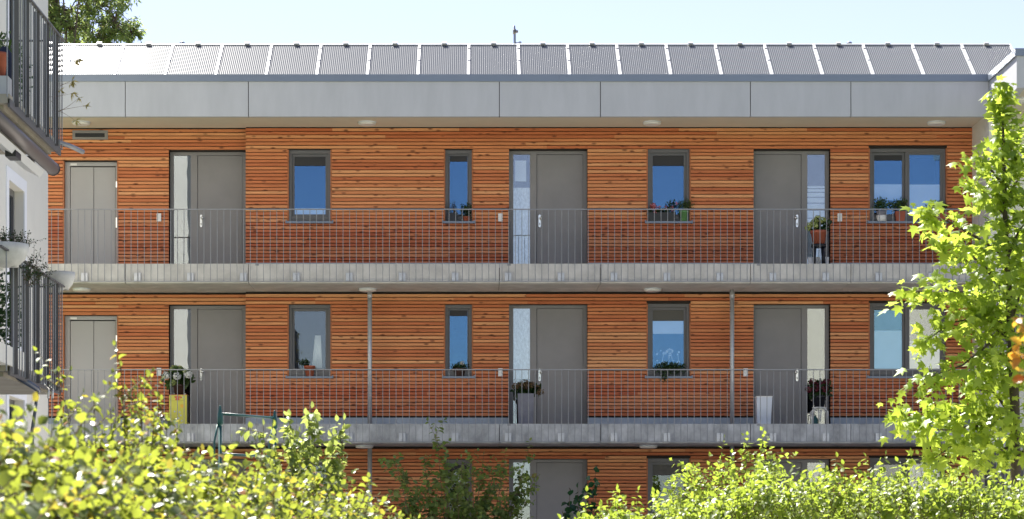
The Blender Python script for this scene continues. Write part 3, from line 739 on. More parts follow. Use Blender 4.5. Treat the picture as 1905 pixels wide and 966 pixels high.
RL = [('grey railing of flat bars and rods on the upper balcony of the white house', 5.27, 6.57), ('grey railing of flat bars and rods on the lower balcony carrying white bowl planters', 2.42, 3.67)]
for lab, zb, zt in RL:
    T = thing('balcony_railing', lab, 'railing', (BX, YD(27), zb), 'balcony railings of the white house')
    MB().box(BX - .03, BX + .012, YD(24.7 if zb < 4 else 25.45), YD(28.48), zt - .008, zt + .008).box(HX + .01, BX - .03, YD(28.44), YD(28.48), zt - .008, zt + .008).build('top_rail', M['flat'], T)
    if zb > 4: MB().box(HX + .01, BX - .03, YD(25.45), YD(25.49), zt - .008, zt + .008).build('end_rail', M['flat'], T)
    pf = pr = None
    ds = [25.67, 26.28, 26.90, 27.50, 28.10] if zb > 4 else [25.62, 26.25, 26.90, 27.50, 28.10]
    for i, d in enumerate(ds):
        m = MB().box(BX - .075, BX, YD(d) - .005, YD(d) + .005, zb, zt - .008)
        if pf is None: pf = m.build('flat_bar', M['flat'], T); d_0 = d
        else:
            c = pf.copy(); COL.objects.link(c); c.parent = T; c.location = (0, d - d_0, 0)
        for q in (.15, .30, .45):
            dd = d + q
            if dd > 28.48: continue
            m = MB().tube([(BX - .012, YD(dd), zb), (BX - .012, YD(dd), zt - .008)], .0075, 6, cap=False)
            if pr is None: pr = m.build('rod', M['steel'], T); r_0 = dd
            else:
                c = pr.copy(); COL.objects.link(c); c.parent = T; c.location = (0, dd - r_0, 0)
    for px in (15.5, 27) if zb > 4 else (14, 27):
        dd = -BX * F / (PX0 - px); c = pr.copy(); COL.objects.link(c); c.parent = T; c.location = (0, dd - r_0, 0)
    for q in range(8):       # far end, parallel to the facade
        c = pr.copy(); COL.objects.link(c); c.parent = T; c.location = (-.2 * (q + 1), 28.46 - r_0, 0)
# awning under the upper balcony
AW = thing('rolled_awning', 'grey brown rolled awning hanging under the upper balcony of the white house', 'awning', (-5.05, YD(27), 5.1))
MB().tube([(-5.05, YD(25.0), 5.09), (-5.05, YD(28.62), 5.09)], .078, 18).build('fabric_roll', M['awning'], AW)
MB().prism_y([(-5.32, 5.02), (-5.14, 4.93), (-5.09, 5.0), (-5.27, 5.10)], YD(25.0), YD(28.3)).build('front_bar', M['awhite'], AW)
MB().tube([(-5.05, YD(28.621), 5.09), (-5.05, YD(28.66), 5.09)], .083, 18).build('end_cap', M['black'], AW)
MB().box(-5.22, -5.1, YD(26.6), YD(26.9), 4.9, 4.97).build('arm_hinge', M['black'], AW)
t = MB().box(HX + .001, HX + .14, YD(34.95), YD(35.12), Z(302, YD(35)), Z(291, YD(35)))
tag(t.build('wall_lamp', M['black']), 'small black box lamp on the white wall below the awning', 'wall lamp')
t = MB().tube([(-4.95, YD(28.35), 5.36), (-4.82, YD(28.6), 5.345), (-4.72, YD(28.8), 5.315)], .028, 10)
tag(t.build('rain_spout', M['steel']), 'short metal rain spout sticking out of the upper balcony corner', 'spout')
# drain pipe under the lower balcony
dy = YD(27.0)
t = MB().tube([P(32, 700, YD(26.2)), P(70, 724, YD(26.7)), P(70.5, 728, YD(26.75))], .033, 12)
t.tube([P(70, 723, YD(26.75)), P(66, 760, YD(26.8)), P(60, 800, YD(26.8)), P(60, 1180, YD(26.8))], [.018, .018, .02, .02], 10)
tag(t.build('drain_pipe', M['bluepipe']), 'dark blue drain pipe elbowing down below the lower balcony', 'pipe')
for q, (px, lab) in enumerate(((90, 'pale hanging tube on a hook below the lower balcony, nearer the blue drain pipe'), (98, 'pale hanging tube on a hook below the lower balcony, nearer the lift door'))):
    yy = YD(27.6 + .25 * q)
    T = thing('hanging_tube', lab, 'hanging tube', P(px, 725, yy), 'pale tubes hung below the balcony')
    MB().tube([P(px - 14, 709 + 2 * q, yy - .3), P(px, 722, yy), P(px, 727, yy)], .012, 8).build('hook', M['metal'], T)
    MB().tube([P(px, 726, yy), P(px, 741, yy)], .013, 8).build('tube', M['white'], T)
    MB().tube([P(px, 741, yy), P(px + .5, 752, yy), P(px, 776, yy)], .005, 6).build('cord', M['steel'], T)
# parasol under navy cover and red pot on upper upstand
m = MB(); c0 = P(2, 135, YD(25.72))
m.lathe([(.10, 0), (.14, .1), (.125, .3), (.09, .42), (.03, .5)], (X(8, YD(26.0)), YD(26.0), 5.48), 14)
m.tube([(X(10, YD(26)), YD(26.0), 5.86), (X(21, YD(26)), YD(26.0), 5.72), (X(25, YD(26)), YD(26), 5.6)], [.07, .05, .03], 10)
tag(m.build('folded_parasol', M['navy']), 'navy blue fabric cover bundled up behind the red pot on the upper balcony', 'fabric cover')
m = MB(); b_ = P(-2, 139, YD(25.7))
m.lathe([(.065, 0), (.09, .235), (.096, .235), (.096, .27), (.08, .27), (.078, .24)], (b_[0], b_[1], 5.58), 20)
tag(m.build('flower_pot', M['terracotta']), 'red clay pot on the concrete end of the upper balcony', 'flower pot')
# plants on upper balcony: dark greenery seen through the rods, trailing grass through the railing
T = thing('trailing_plant', 'dry grassy plant trailing through the upper balcony railing', 'plant', (BX, YD(28.2), 5.5))
L = Leaf()
for q in range(9):
    p = (BX + rng.uniform(-.1, .02), YD(rng.uniform(27.9, 28.4)), rng.uniform(5.6, 6.2))
    e = L.twig(p, (rng.uniform(.2, .8), .2, rng.uniform(-.3, .5)), rng.uniform(.15, .35), 0, .1, tipleaf=False, rad=.003)
    for u in range(8): L.p.append(e[-1]); L.t.append(np.array((.5, .1, -.5)) + rng.normal(0, .6, 3)); L.n.append(rng.normal(0, 1, 3)); L.s.append(rng.uniform(.05, .10))
L.build(T, M['trail'], 'ln', 1.2)
def balcony_plant(lab, c, r, n, mt, size):
    T = thing('balcony_plant', lab, 'plant', (c[0], c[1], c[2] - r[2] - .2), 'plants on the balconies of the white house')
    p, d = ball(n, c, r, .8); leaves('foliage', mt, T, p, d + rng.normal(0, .6, (n, 3)) + (0, 0, .3), rng.normal(0, 1, (n, 3)), rng.uniform(.6, 1.2, n) * size, 'di')
    MB().lathe([(.10, 0), (.15, .22), (.155, .25)], (c[0], c[1], c[2] - r[2] - .2), 16).build('pot', M['terracotta'], T)
    return T
balcony_plant('dark bushy plant behind the rods of the upper balcony', (-5.3, YD(27.0), 5.95), (.25, .9, .42), 1500, M['midleaf'], .055)
balcony_plant('dark bushy plant behind the rods of the lower balcony, under the bowl planter', (-5.4, YD(26.4), 3.12), (.42, .8, .55), 2600, M['darkleaf'], .06)
# bowl planters on lower railing
def bowl(lab, x, y, z, r, depth):
    T = thing('bowl_planter', lab, 'planter', (x, y, z), 'white bowl planters on the railing')
    prof = [(r * .22, -depth), (r * .55, -depth * .93), (r * .83, -depth * .66), (r * .96, -depth * .3), (r, 0), (r * .92, 0), (r * .86, -.04)]
    MB().lathe(prof, (x, y, z), 28).tube([(x - r * .3, y, z - depth * 1.12), (x - r * .3, y, z - depth * .7)], r * .26, 12).tube([(x + r * .42, y, z - depth * 1.0), (x + r * .42, y, z - depth * .6)], r * .16, 12).build('bowl', M['stone'], T)
    MB().lathe([(r * .85, -.05), (r * .85, -.045)], (x, y, z), 20).build('soil', M['soil'], T)
    return T
z1_ = Z(455, YD(25.3))
bowl('white bowl planter with dark sprigs on the near end of the lower balcony railing', X(8, YD(25.3)), YD(25.3), z1_, .26, .24)
z2_ = Z(506, YD(28.55))
bowl('white bowl planter at the far corner of the lower balcony railing', X(113, YD(28.6)), YD(28.6), z2_, .17, .21)
T = thing('bowl_plant', 'dark small leaved plant spilling from the near white bowl planter', 'plant', (X(10, YD(25.3)), YD(25.3), z1_ - .04))
L = Leaf()
for q in range(80):
    L.twig((X(rng.uniform(-20, 45), YD(25.3)), YD(25.3 + rng.uniform(-.1, .15)), z1_ - .03), (rng.normal(.25, .6), rng.normal(0, .4), rng.uniform(.3, 1)), rng.uniform(.08, .24), 9, .035, rad=.003)
for q in range(48):
    L.twig((X(45 + rng.uniform(0, 30), YD(25.6)), YD(25.6 + rng.uniform(-.1, .2)), z1_ - rng.uniform(.15, .4)), (rng.normal(.35, .5), rng.normal(0, .4), rng.uniform(-.2, .9)), rng.uniform(.1, .24), 9, .035, rad=.003)
L.build(T, M['darkleaf'], 'di')

# ------------------------------------------------------------------ pots and plants on the building
def pot_round(T, c, r0, r1, h, m):
    MB().lathe([(r0, 0), (r1 * .97, h * .8), (r1 * 1.06, h * .8), (r1 * 1.06, h), (r1 * .93, h), (r1 * .9, h - .02)], c, 18).build('pot', m, T)
    MB().lathe([(r1 * .9, h - .022), (r1 * .9, h - .02)], c, 14).build('soil', M['soil'], T)
def bush(T, c, r, n, mt, size, tpl='di', up=.4, name='foliage', wide=1.):
    p, d = ball(n, c, r, .85)
    return leaves(name, mt, T, p, d + rng.normal(0, .6, (n, 3)) + (0, 0, up), rng.normal(0, 1, (n, 3)) + d, rng.uniform(.6, 1.25, n) * size, tpl, wide)
def heads(T, cs, r, mt, name='flower_head', n=70, size=.035):
    for c in cs:
        p, d = ball(n, c, (r, r, r * .85), .2)
        t_ = np.cross(d, rng.normal(0, 1, (n, 3)))
        leaves(name, mt, T, p, t_ + .1 * d, d, size, 'di', 1.8)
ZS = {f: Z(414, YW) - (2 - f) * 2.92 + .015 for f in (0, 1, 2)}     # sill tops
yS = YW - .005
def Xs(px): return X(px, yS)
# top storey, slim window
b_ = (Xs(842), yS, ZS[2])
T = thing('planter_box', 'dark box planter with wispy herbs on the upper slim window sill', 'planter', b_)
MB().box(b_[0] - .105, b_[0] + .10, yS - .06, yS + .05, ZS[2], ZS[2] + .16).build('box', M['black'], T)
L = Leaf()
for q in range(22): L.twig((b_[0] + rng.uniform(-.09, .09), yS + rng.uniform(-.04, .03), ZS[2] + .16), (rng.normal(0, .3), rng.normal(0, .2), 1), rng.uniform(.1, .26), 9, .028, rad=.002)
L.build(T, M['darkleaf'], 'di')
b_ = (Xs(868), yS, ZS[2])
T = thing('potted_plant', 'leafy green plant in a small clay pot on the upper slim window sill', 'potted plant', b_, 'potted plants')
pot_round(T, b_, .05, .07, .09, M['terracotta']); bush(T, (b_[0], yS, ZS[2] + .2), (.10, .07, .17), 170, M['darkleaf'], .05)
# top storey window with red flowers
b_ = (Xs(1229), yS, ZS[2])
T = thing('flower_trough', 'long black flower trough of red blooms on the upper window sill', 'planter', b_)
MB().hexa([(Xs(1207), yS - .06, ZS[2]), (Xs(1255), yS - .06, ZS[2]), (Xs(1255), yS + .05, ZS[2]), (Xs(1207), yS + .05, ZS[2])], [(Xs(1203), yS - .075, ZS[2] + .165), (Xs(1257), yS - .075, ZS[2] + .165), (Xs(1257), yS + .05, ZS[2] + .165), (Xs(1203), yS + .05, ZS[2] + .165)]).build('trough', M['black'], T)
bush(T, (Xs(1231), yS - .01, ZS[2] + .20), (.28, .06, .07), 160, M['darkleaf'], .055)
bush(T, (Xs(1250), yS - .02, ZS[2] + .30), (.09, .05, .09), 60, M['darkleaf'], .05)
heads(T, [(Xs(1214), yS - .05, ZS[2] + .30), (Xs(1217), yS - .06, ZS[2] + .25)], .06, M['petalred'], 'blossoms', 40, .03)
heads(T, [(Xs(p), yS - .07, ZS[2] + h) for p, h in ((1226, .27), (1238, .26), (1252, .2), (1258, .33), (1218, .16), (1250, .26))], .022, M['petalred'], 'blossoms', 12, .03)
b_ = (Xs(1272), yS - .01, ZS[2])
T = thing('potted_plant', 'bushy feathery plant in a bright green pot on the upper window sill', 'potted plant', b_, 'potted plants')
pot_round(T, b_, .068, .085, .20, M['greenpot']); bush(T, (b_[0] + .02, yS - .02, ZS[2] + .30), (.16, .09, .12), 260, M['midleaf'], .05, 'ln', .5, wide=1.6)
# top storey wide window
for px, lab, kind in ((1640, 'round leafy plant in a grey pot with white base on the wide window sill', 'w'), (1674, 'round leafy plant in a square clay pot on the wide window sill', 't'), (1745, 'low green plant in a clay trough on the wide window sill behind maple leaves', 'l')):
    b_ = (Xs(px), yS, ZS[2])
    T = thing('potted_plant', lab, 'potted plant', b_, 'potted plants')
    if kind == 'w':
        MB().lathe([(.085, 0), (.10, .11), (.09, .115)], b_, 16).build('saucer_pot', M['white'], T)
        MB().lathe([(.085, .11), (.10, .2), (.09, .2)], b_, 16).build('pot', M['greypot'], T)
    elif kind == 't': MB().hexa([(b_[0] - .075, yS - .07, ZS[2]), (b_[0] + .075, yS - .07, ZS[2]), (b_[0] + .075, yS + .05, ZS[2]), (b_[0] - .075, yS + .05, ZS[2])], [(b_[0] - .095, yS - .085, ZS[2] + .185), (b_[0] + .095, yS - .085, ZS[2] + .185), (b_[0] + .095, yS + .05, ZS[2] + .185), (b_[0] - .095, yS + .05, ZS[2] + .185)]).build('pot', M['terracotta'], T)
    else: MB().hexa([(b_[0] - .03, yS - .06, ZS[2]), (b_[0] + .16, yS - .06, ZS[2]), (b_[0] + .16, yS + .05, ZS[2]), (b_[0] - .03, yS + .05, ZS[2])], [(b_[0] - .05, yS - .08, ZS[2] + .17), (b_[0] + .18, yS - .08, ZS[2] + .17), (b_[0] + .18, yS + .05, ZS[2] + .17), (b_[0] - .05, yS + .05, ZS[2] + .17)]).build('trough', M['terracotta'], T)
    if kind == 'l': bush(T, (b_[0] + .02, yS - .03, ZS[2] + .26), (.26, .07, .11), 260, M['darkleaf'], .05)
    else: bush(T, (b_[0], yS - .02, ZS[2] + .32), (.17, .10, .125), 340, M['midleaf'], .042)
# middle storey sills
b_ = (Xs(576), yS, ZS[1])
T = thing('potted_plant', 'clay pot with a small green plant on the lower left window sill', 'potted plant', b_, 'potted plants')
pot_round(T, b_, .07, .10, .20, M['terracotta']); bush(T, (b_[0] - .1, yS, ZS[1] + .25), (.11, .06, .06), 70, M['darkleaf'], .05)
b_ = (Xs(855), yS, ZS[1])
T = thing('flower_basket', 'wicker basket of dark leaves with one white flower on the lower slim window sill', 'planter', b_)
MB().lathe([(.08, 0), (.115, .14), (.12, .15), (.1, .15)], b_, 18).build('basket', M['brown'], T)
bush(T, (b_[0], yS - .02, ZS[1] + .18), (.19, .08, .07), 140, M['darkleaf'], .05); heads(T, [(b_[0] + .05, yS - .06, ZS[1] + .25)], .035, M['petalw'], 'flower_head', 24, .03)
b_ = (Xs(1246), yS, ZS[1])
T = thing('evergreen_trough', 'trough of dark evergreen trailing over the sill below the flower film window', 'planter', b_)
MB().box(b_[0] - .28, b_[0] + .28, yS - .06, yS + .05, ZS[1], ZS[1] + .15).build('trough', M['black'], T)
bush(T, (b_[0], yS - .06, ZS[1] + .14), (.34, .08, .13), 900, M['darkleaf'], .045, 'di'); bush(T, (b_[0] - .12, yS - .1, ZS[1] - .03), (.09, .04, .08), 60, M['darkleaf'], .045)

yG = .95                      # depth of things standing on the galleries
def Xg(px): return X(px, yG)
G1, G2 = FL[1] - .0145, FL[2] - .0145
# yellow painted crate with hydrangea
cx = Xg(333); hw_ = .165; hh = Z(735, yG) - G1
T = thing('yellow_cabinet', 'small yellow cabinet painted with flowers beside the lower left flat door', 'cabinet', (cx, yG, G1))
MB().box(cx - hw_, cx + hw_, yG - .15, yG + .15, G1, G1 + hh - .112).box(cx - hw_, cx + hw_, yG - .15, yG + .15, G1 + hh - .108, G1 + hh - .012).build('body', M['yellow'], T)
MB().box(cx - hw_ - .005, cx + hw_ + .005, yG - .155, yG + .155, G1 + hh - .012, G1 + hh).build('top', M['trimwood'], T)
MB().box(cx + hw_ + .001, cx + hw_ + .012, yG - .145, yG + .145, G1 + .08, G1 + hh - .02).build('side_panel', M['black'], T)
def flower(m, x, z, r, lobes=5, y=yG - .1525):
    m.face([(x + r * (.72 + .28 * math.cos(lobes * t)) * math.sin(t), y, z + r * (.72 + .28 * math.cos(lobes * t)) * math.cos(t)) for t in np.linspace(0, 2 * math.pi, 30, endpoint=False)])
m = MB(); flower(m, cx - .01, G1 + hh - .06, .062); m.face([(cx + .04, yG - .1526, G1 + hh - .075), (cx + .09, yG - .1526, G1 + hh - .05), (cx + .05, yG - .1526, G1 + hh - .035)]); m.build('flower_print', M['redp'], T)
m = MB(); flower(m, cx + .075, G1 + hh - .215, .045); flower(m, cx - .01, G1 + hh - .062, .02, 5, yG - .154); m.build('flower_print', M['orangep'], T)
m = MB(); flower(m, cx - .05, G1 + .085, .055); flower(m, cx + .095, G1 + hh - .055, .022, 4); m.build('flower_print', M['palep'], T)
m = MB(); [flower(m, cx + a, G1 + b, .022, 4) for a, b in ((.01, .15), (.07, .10), (.085, .04), (-.06, .27), (.05, .2), (.03, .26))]; m.build('flower_print', M['greyp'], T)
zt = G1 + hh
T = thing('hydrangea', 'white hydrangea in a dark pot on top of the yellow cabinet', 'potted plant', (cx - .01, yG, zt), 'potted hydrangeas')
pot_round(T, (cx - .005, yG, zt), .08, .105, .2, M['brown'])
bush(T, (cx - .02, yG, zt + .32), (.26, .17, .16), 260, M['midleaf'], .11, 'ov', wide=1.3)
heads(T, [(cx - .22, yG - .18, zt + .35), (cx - .01, yG - .23, zt + .335), (cx + .20, yG - .2, zt + .36)], .075, M['petalw'], 'flower_head', 90, .04)
heads(T, [(cx - .10, yG - .05, zt + .49), (cx + .02, yG - .02, zt + .49), (cx + .12, yG - .1, zt + .42), (cx - .09, yG - .14, zt + .22)], .058, M['petalg'], 'flower_head', 60, .035)
# grey planter with faded hydrangea
cx = Xg(978)
T = thing('tall_planter', 'tall grey box planter beside the lower middle flat door', 'planter', (cx, yG, G1)); hh = Z(733, yG) - G1
MB().hexa([(cx - .135, yG - .135, G1), (cx + .135, yG - .135, G1), (cx + .135, yG + .135, G1), (cx - .135, yG + .135, G1)], [(cx - .15, yG - .15, G1 + hh), (cx + .15, yG - .15, G1 + hh), (cx + .15, yG + .15, G1 + hh), (cx - .15, yG + .15, G1 + hh)]).build('box', M['greypot'], T)
T = thing('hydrangea', 'faded brown hydrangea growing in the tall grey planter', 'potted plant', (cx, yG, G1 + hh), 'potted hydrangeas')
bush(T, (cx + .02, yG, G1 + hh + .06), (.27, .17, .12), 220, M['darkleaf'], .09, 'ov', wide=1.3)
heads(T, [(cx - .19, yG - .08, G1 + hh + .14), (cx - .09, yG - .12, G1 + hh + .17), (cx + .02, yG - .14, G1 + hh + .13), (cx + .12, yG - .08, G1 + hh + .16), (cx + .22, yG - .06, G1 + hh + .10), (cx - .02, yG - .05, G1 + hh + .21), (cx + .27, yG - .1, G1 + hh + .03)], .068, M['petalbrown'], 'flower_head', 60, .036)
# white box by the right flat door of the lower gallery
cx = Xg(1420); hh = Z(740, yG) - G1
T = thing('white_bin', 'plain white upright container in front of the lower right flat door', 'container', (cx, yG, G1))
MB().hexa([(cx - .125, yG - .13, G1), (cx + .12, yG - .13, G1), (cx + .12, yG + .12, G1), (cx - .125, yG + .12, G1)], [(cx - .14, yG - .14, G1 + hh), (cx + .15, yG - .14, G1 + hh), (cx + .15, yG + .13, G1 + hh), (cx - .14, yG + .13, G1 + hh)]).build('body', M['whiterough'], T)
MB().box(cx - .145, cx + .155, yG - .145, yG + .135, G1 + hh, G1 + hh + .02).build('rim', M['white'], T)
# dark red hydrangea on a white stool
cx = Xg(1524); zt = Z(758, yG)
T = thing('plant_stool', 'small white metal stool with curved legs carrying the dark red hydrangea', 'stool', (cx, yG, G1))
MB().lathe([(.13, -.02), (.135, -.01), (.135, .0)], (cx, yG, zt), 24).build('seat', M['white'], T)
for sx in (-1, 1):
    for sy in (-1, 1):
        MB().tube([(cx + sx * .03, yG + sy * .08, zt - .06), (cx + sx * .10, yG + sy * .1, zt - .03), (cx + sx * .145, yG + sy * .11, zt - .09), (cx + sx * .15, yG + sy * .11, G1)], .011, 8).build('leg', M['white'], T)
    MB().tube([(cx + sx * .01, yG - .08, G1 + .1), (cx + sx * .03, yG - .08, zt - .05), (cx + sx * .08, yG - .08, zt - .04), (cx + sx * .12, yG - .08, zt - .12)], .008, 6).build('scroll', M['white'], T)
t = MB().lathe([(.05, 0), (.055, .02), (.055, .14), (.03, .17), (.018, .19), (.018, .21)], (cx - .07, yG + .02, G1), 16)
tag(t.build('watering_jug', M['greenmetal']), 'dark green jug standing under the white plant stool', 'jug')
T = thing('hydrangea', 'dark red hydrangea in a black pot on the white stool', 'potted plant', (cx, yG, zt), 'potted hydrangeas')
pot_round(T, (cx, yG, zt), .09, .12, .22, M['black'])
bush(T, (cx, yG, zt + .32), (.24, .16, .18), 260, M['darkleaf'], .09, 'ov', wide=1.3)
heads(T, [(cx - .13, yG - .08, zt + .47), (cx + .13, yG - .08, zt + .47), (cx - .2, yG - .1, zt + .33), (cx - .08, yG - .15, zt + .34), (cx + .08, yG - .16, zt + .33), (cx + .01, yG - .1, zt + .42)], .072, M['petalr'], 'flower_head', 70, .038)
# upper right: clay pot on black stool with bags
cx = Xg(1523); zt = Z(455, yG)
T = thing('black_stool', 'black plastic stool under the clay hydrangea pot by the upper right door', 'stool', (cx, yG, G2))
MB().lathe([(.125, -.06), (.14, -.05), (.14, 0)], (cx, yG, zt), 20).build('seat', M['black'], T)
for sx in (-1, 1):
    for sy in (-1, 1): MB().tube([(cx + sx * .075, yG + sy * .07, zt - .06), (cx + sx * .1, yG + sy * .09, G2)], .024, 8).build('leg', M['black'], T)
T = thing('hydrangea', 'lime green hydrangea in a clay pot on the black stool', 'potted plant', (cx, yG, zt), 'potted hydrangeas')
pot_round(T, (cx, yG, zt), .11, .15, .255, M['terracotta'])
bush(T, (cx + .02, yG, zt + .33), (.17, .13, .12), 110, M['darkleaf'], .1, 'ov', wide=1.3)
heads(T, [(cx - .17, yG - .06, zt + .36), (cx - .09, yG - .1, zt + .42), (cx + .06, yG - .08, zt + .44), (cx - .08, yG - .13, zt + .34), (cx - .02, yG - .05, zt + .48), (cx - .2, yG - .03, zt + .30)], .062, M['petalg'], 'flower_head', 70, .036)
for sgn, lab in ((-1, 'crumpled silver white bag left of the black stool legs'), (1, 'crumpled silver white bag right of the black stool legs'), (0, 'crumpled silver white bag behind the black stool legs')):
    x = cx + sgn * .155 + (.01 if sgn == 0 else 0); yb = yG + (.18 if sgn == 0 else .02); h_ = .26 if sgn == 0 else .24
    m = MB(); n0 = 7; tops = []
    for j in range(5):
        z = G2 + h_ * j / 4; wv = .075 * (1 - .1 * j) ; m_ = []
        for k in range(8):
            a = k * math.pi / 4; m_.append((x - sgn * .05 * (1 - j / 4) + (wv + rng.normal(0, .008)) * math.cos(a) , yb + (wv * .6 + rng.normal(0, .008)) * math.sin(a), z))
        tops.append(m_)
    for a_, b2 in zip(tops[:-1], tops[1:]):
        for k in range(8): m.face([a_[k], a_[(k + 1) % 8], b2[(k + 1) % 8], b2[k]])
    m.face(tops[-1])
    tag(m.build('plastic_bag', M['white']), lab, 'bag', 'bags around the black stool')

# ------------------------------------------------------------------ garden
GZ = lambda y: -1.15 if y < -26 else (-1.15 + (y + 26) / 17 if y < -9 else -.15)
# long hedge on the left, running away from the camera
T = thing('long_hedge', 'sunlit yellow green hedge filling the lower left foreground, blurred where nearest', 'hedge', (-2, YD(10), -1.15))
L = Leaf()
def hedge_axis(d):          # centre x, half width, top z
    t = (d - 5.6) / 10.0
    return -2.15 + 1.16 * t, .62 - .06 * t, .93 + .04 * math.sin(d * 1.7) + .03 * math.sin(d * 4.1)
for q in range(2900):
    d = 5.4 + 10.4 * rng.random() ** .85
    cx, hw_, tz = hedge_axis(d); u = rng.uniform(-1, 1)
    tz -= .22 * abs(u) ** 3
    if d > 14.6: tz -= (d - 14.6) * .25
    dep = abs(rng.normal(0, .16)) + .10
    p = (cx + u * hw_, YD(d), tz - dep - .1)
    L.twig(p, (u * .55 + rng.normal(0, .35), rng.normal(-.05, .4), rng.uniform(.5, 1.2)), rng.uniform(.14, .32), 10, .052 * rng.uniform(.65, 1.35), rad=.0035)
for q in range(1500):        # lower flank
    d = rng.uniform(5.4, 15.6); cx, hw_, tz = hedge_axis(d)
    p = (cx + hw_ * rng.uniform(.7, 1.), YD(d), rng.uniform(-.9, .6))
    L.twig(p, (.9, rng.normal(0, .4), rng.uniform(.1, .8)), rng.uniform(.15, .3), 9, .055, rad=.004)
for q in range(26):         # longer shoots above the trimmed top
    d = rng.uniform(7.5, 15.); cx, hw_, tz = hedge_axis(d)
    L.twig((cx + rng.uniform(-1, 1) * hw_, YD(d), tz - .1), (rng.normal(0, .25), rng.normal(0, .25), 1), rng.uniform(.15, .28), 9, .05, rad=.003)
L.build(T, M['hedge'], 'ov', 1.4)
m = MB()
for q in range(26):
    d = 5.6 + q * .4; cx, hw_, tz = hedge_axis(d); x_ = cx + rng.uniform(-.3, .3)
    m.tube([(x_, YD(d), -1.15), (x_ + rng.normal(0, .1), YD(d), -.2), (x_ + rng.normal(0, .25), YD(d) + rng.normal(0, .2), .6)], [.03, .022, .01], 6)
m.build('stems', M['bark'], T)
# sprigs standing over it
def shrub(name, lab, cat, base, shoots, leafm, size, tpl, per=60., group=None, wide=1.2, side=True, rad=.008, droop=.25, sl=.25, sp_=.3, reach=.75):
    T = thing(name, lab, cat, base, group); L = Leaf(); m = MB()
    for (top, lean) in shoots:
        top = np.array(top, float); b = np.array(base, float) + (rng.normal(0, .08), rng.normal(0, .08), 0); ln = np.linalg.norm(top - b)
        mid = (b + top) / 2 + np.array((lean, rng.normal(0, .08), 0))
        pts = [b + (mid - b) * u * 1.0 if u <= 1 else mid + (top - mid) * (u - 1) for u in np.linspace(0, 2, 9)]
        m.tube(pts, [rad * (1 - .75 * i / 8) for i in range(9)], 5, cap=False)
        n = int(ln * per)
        for i in range(n):
            u = 1 - rng.random() * reach; j = min(int(u * 8), 7); w_ = u * 8 - j; c = pts[j] * (1 - w_) + pts[j + 1] * w_
            dr = pts[j + 1] - pts[j]; dr = dr / np.linalg.norm(dr)
            if side and rng.random() < sp_: L.twig(c, dr * .5 + rng.normal(0, .7, 3), rng.uniform(.1, .3) * ln * sl, 6, size, rad=.003, droop=droop)
            else:
                L.p.append(c); L.t.append(dr * .3 + rng.normal(0, .7, 3) - np.array((0, 0, droop))); L.n.append(np.array((0, 0, 1)) + rng.normal(0, .5, 3)); L.s.append(size * rng.uniform(.6, 1.15))
        L.p.append(pts[-1]); L.t.append(dr); L.n.append(rng.normal(0, 1, 3)); L.s.append(size * .7)
    m.build('stems', M['twig'], T); L.build(T, leafm, tpl, wide)
    return T
yy = YD(11.5)
shrub('young_shrub', 'young thin stemmed shrub rising over the left hedge in front of the lift door', 'shrub', (X(235, yy), yy, -1.15),
      [(P(a, b, yy + rng.uniform(-.3, .3)), c) for a, b, c in ((110, 692, -.05), (150, 772, -.02), (225, 682, 0), (262, 706, .03), (300, 745, .06), (175, 742, -.03), (330, 805, .05), (205, 760, 0), (275, 765, 0), (250, 740, .02), (125, 755, -.03), (232, 725, 0), (285, 790, .03), (190, 800, -.02), (310, 780, .05))], M['hedge'], .043, 'ov', 34, side=True, wide=1.1)
yy = YD(18.5)
shrub('apple_shrub', 'silvery leaved young fruit bush with upright shoots behind the left hedge', 'shrub', (X(565, yy), yy, -1.1),
      [(P(a, b + 10, yy + rng.uniform(-.3, .3)), c) for a, b, c in ((490, 782, -.05), (510, 800, -.03), (538, 765, 0), (580, 750, .02), (545, 800, 0), (585, 790, .02), (640, 772, .06), (620, 800, .05), (605, 850, .03), (560, 830, 0), (500, 840, -.03), (632, 830, .05))], M['apple'], .084, 'ov', 46, wide=1.1, droop=.5, sp_=.10, reach=.6)
# dark shrub near the building
yy = -3.6
shoots = []
for a, b, c in ((812, 800, -.1), (858, 838, 0), (900, 832, .05), (940, 850, .1), (978, 842, .25), (750, 862, -.3), (735, 840, -.3), (790, 850, -.2), (765, 910, -.2), (830, 850, -.05), (880, 860, .02), (915, 880, .06), (960, 900, .15), (985, 905, .2), (800, 890, -.1), (850, 880, 0), (745, 930, -.2), (900, 915, .05), (835, 920, 0), (870, 900, 0), (940, 930, .1), (780, 940, -.1), (890, 945, 0), (850, 950, 0)):
    shoots.append((P(a, b + (14 if b > 810 else 4), yy + rng.uniform(-.7, .7)), c))
shrub('loose_shrub', 'loose dark green shrub in the shade before the ground floor wall and middle door', 'shrub', (X(860, yy), yy, -.15), shoots, M['shade'], .11, 'ov', 17, wide=1.35, rad=.012, sl=.6, sp_=.7, reach=.85)
# laurel like plant by the ground floor door
yy = -2.6
shrub('broad_leaved_shrub', 'dark glossy shrub with broad round leaves right of the ground floor door', 'shrub', (X(1085, yy), yy, -.15),
      [(P(a, b, yy + rng.uniform(-.2, .2)), c) for a, b, c in ((1108, 878, .05), (1095, 895, 0), (1075, 908, -.05), (1060, 918, -.1), (1110, 905, .06), (1085, 920, 0), (1070, 940, 0), (1050, 960, -.1))], M['big'], .15, 'ov', 15, wide=1.6, side=False, rad=.014)
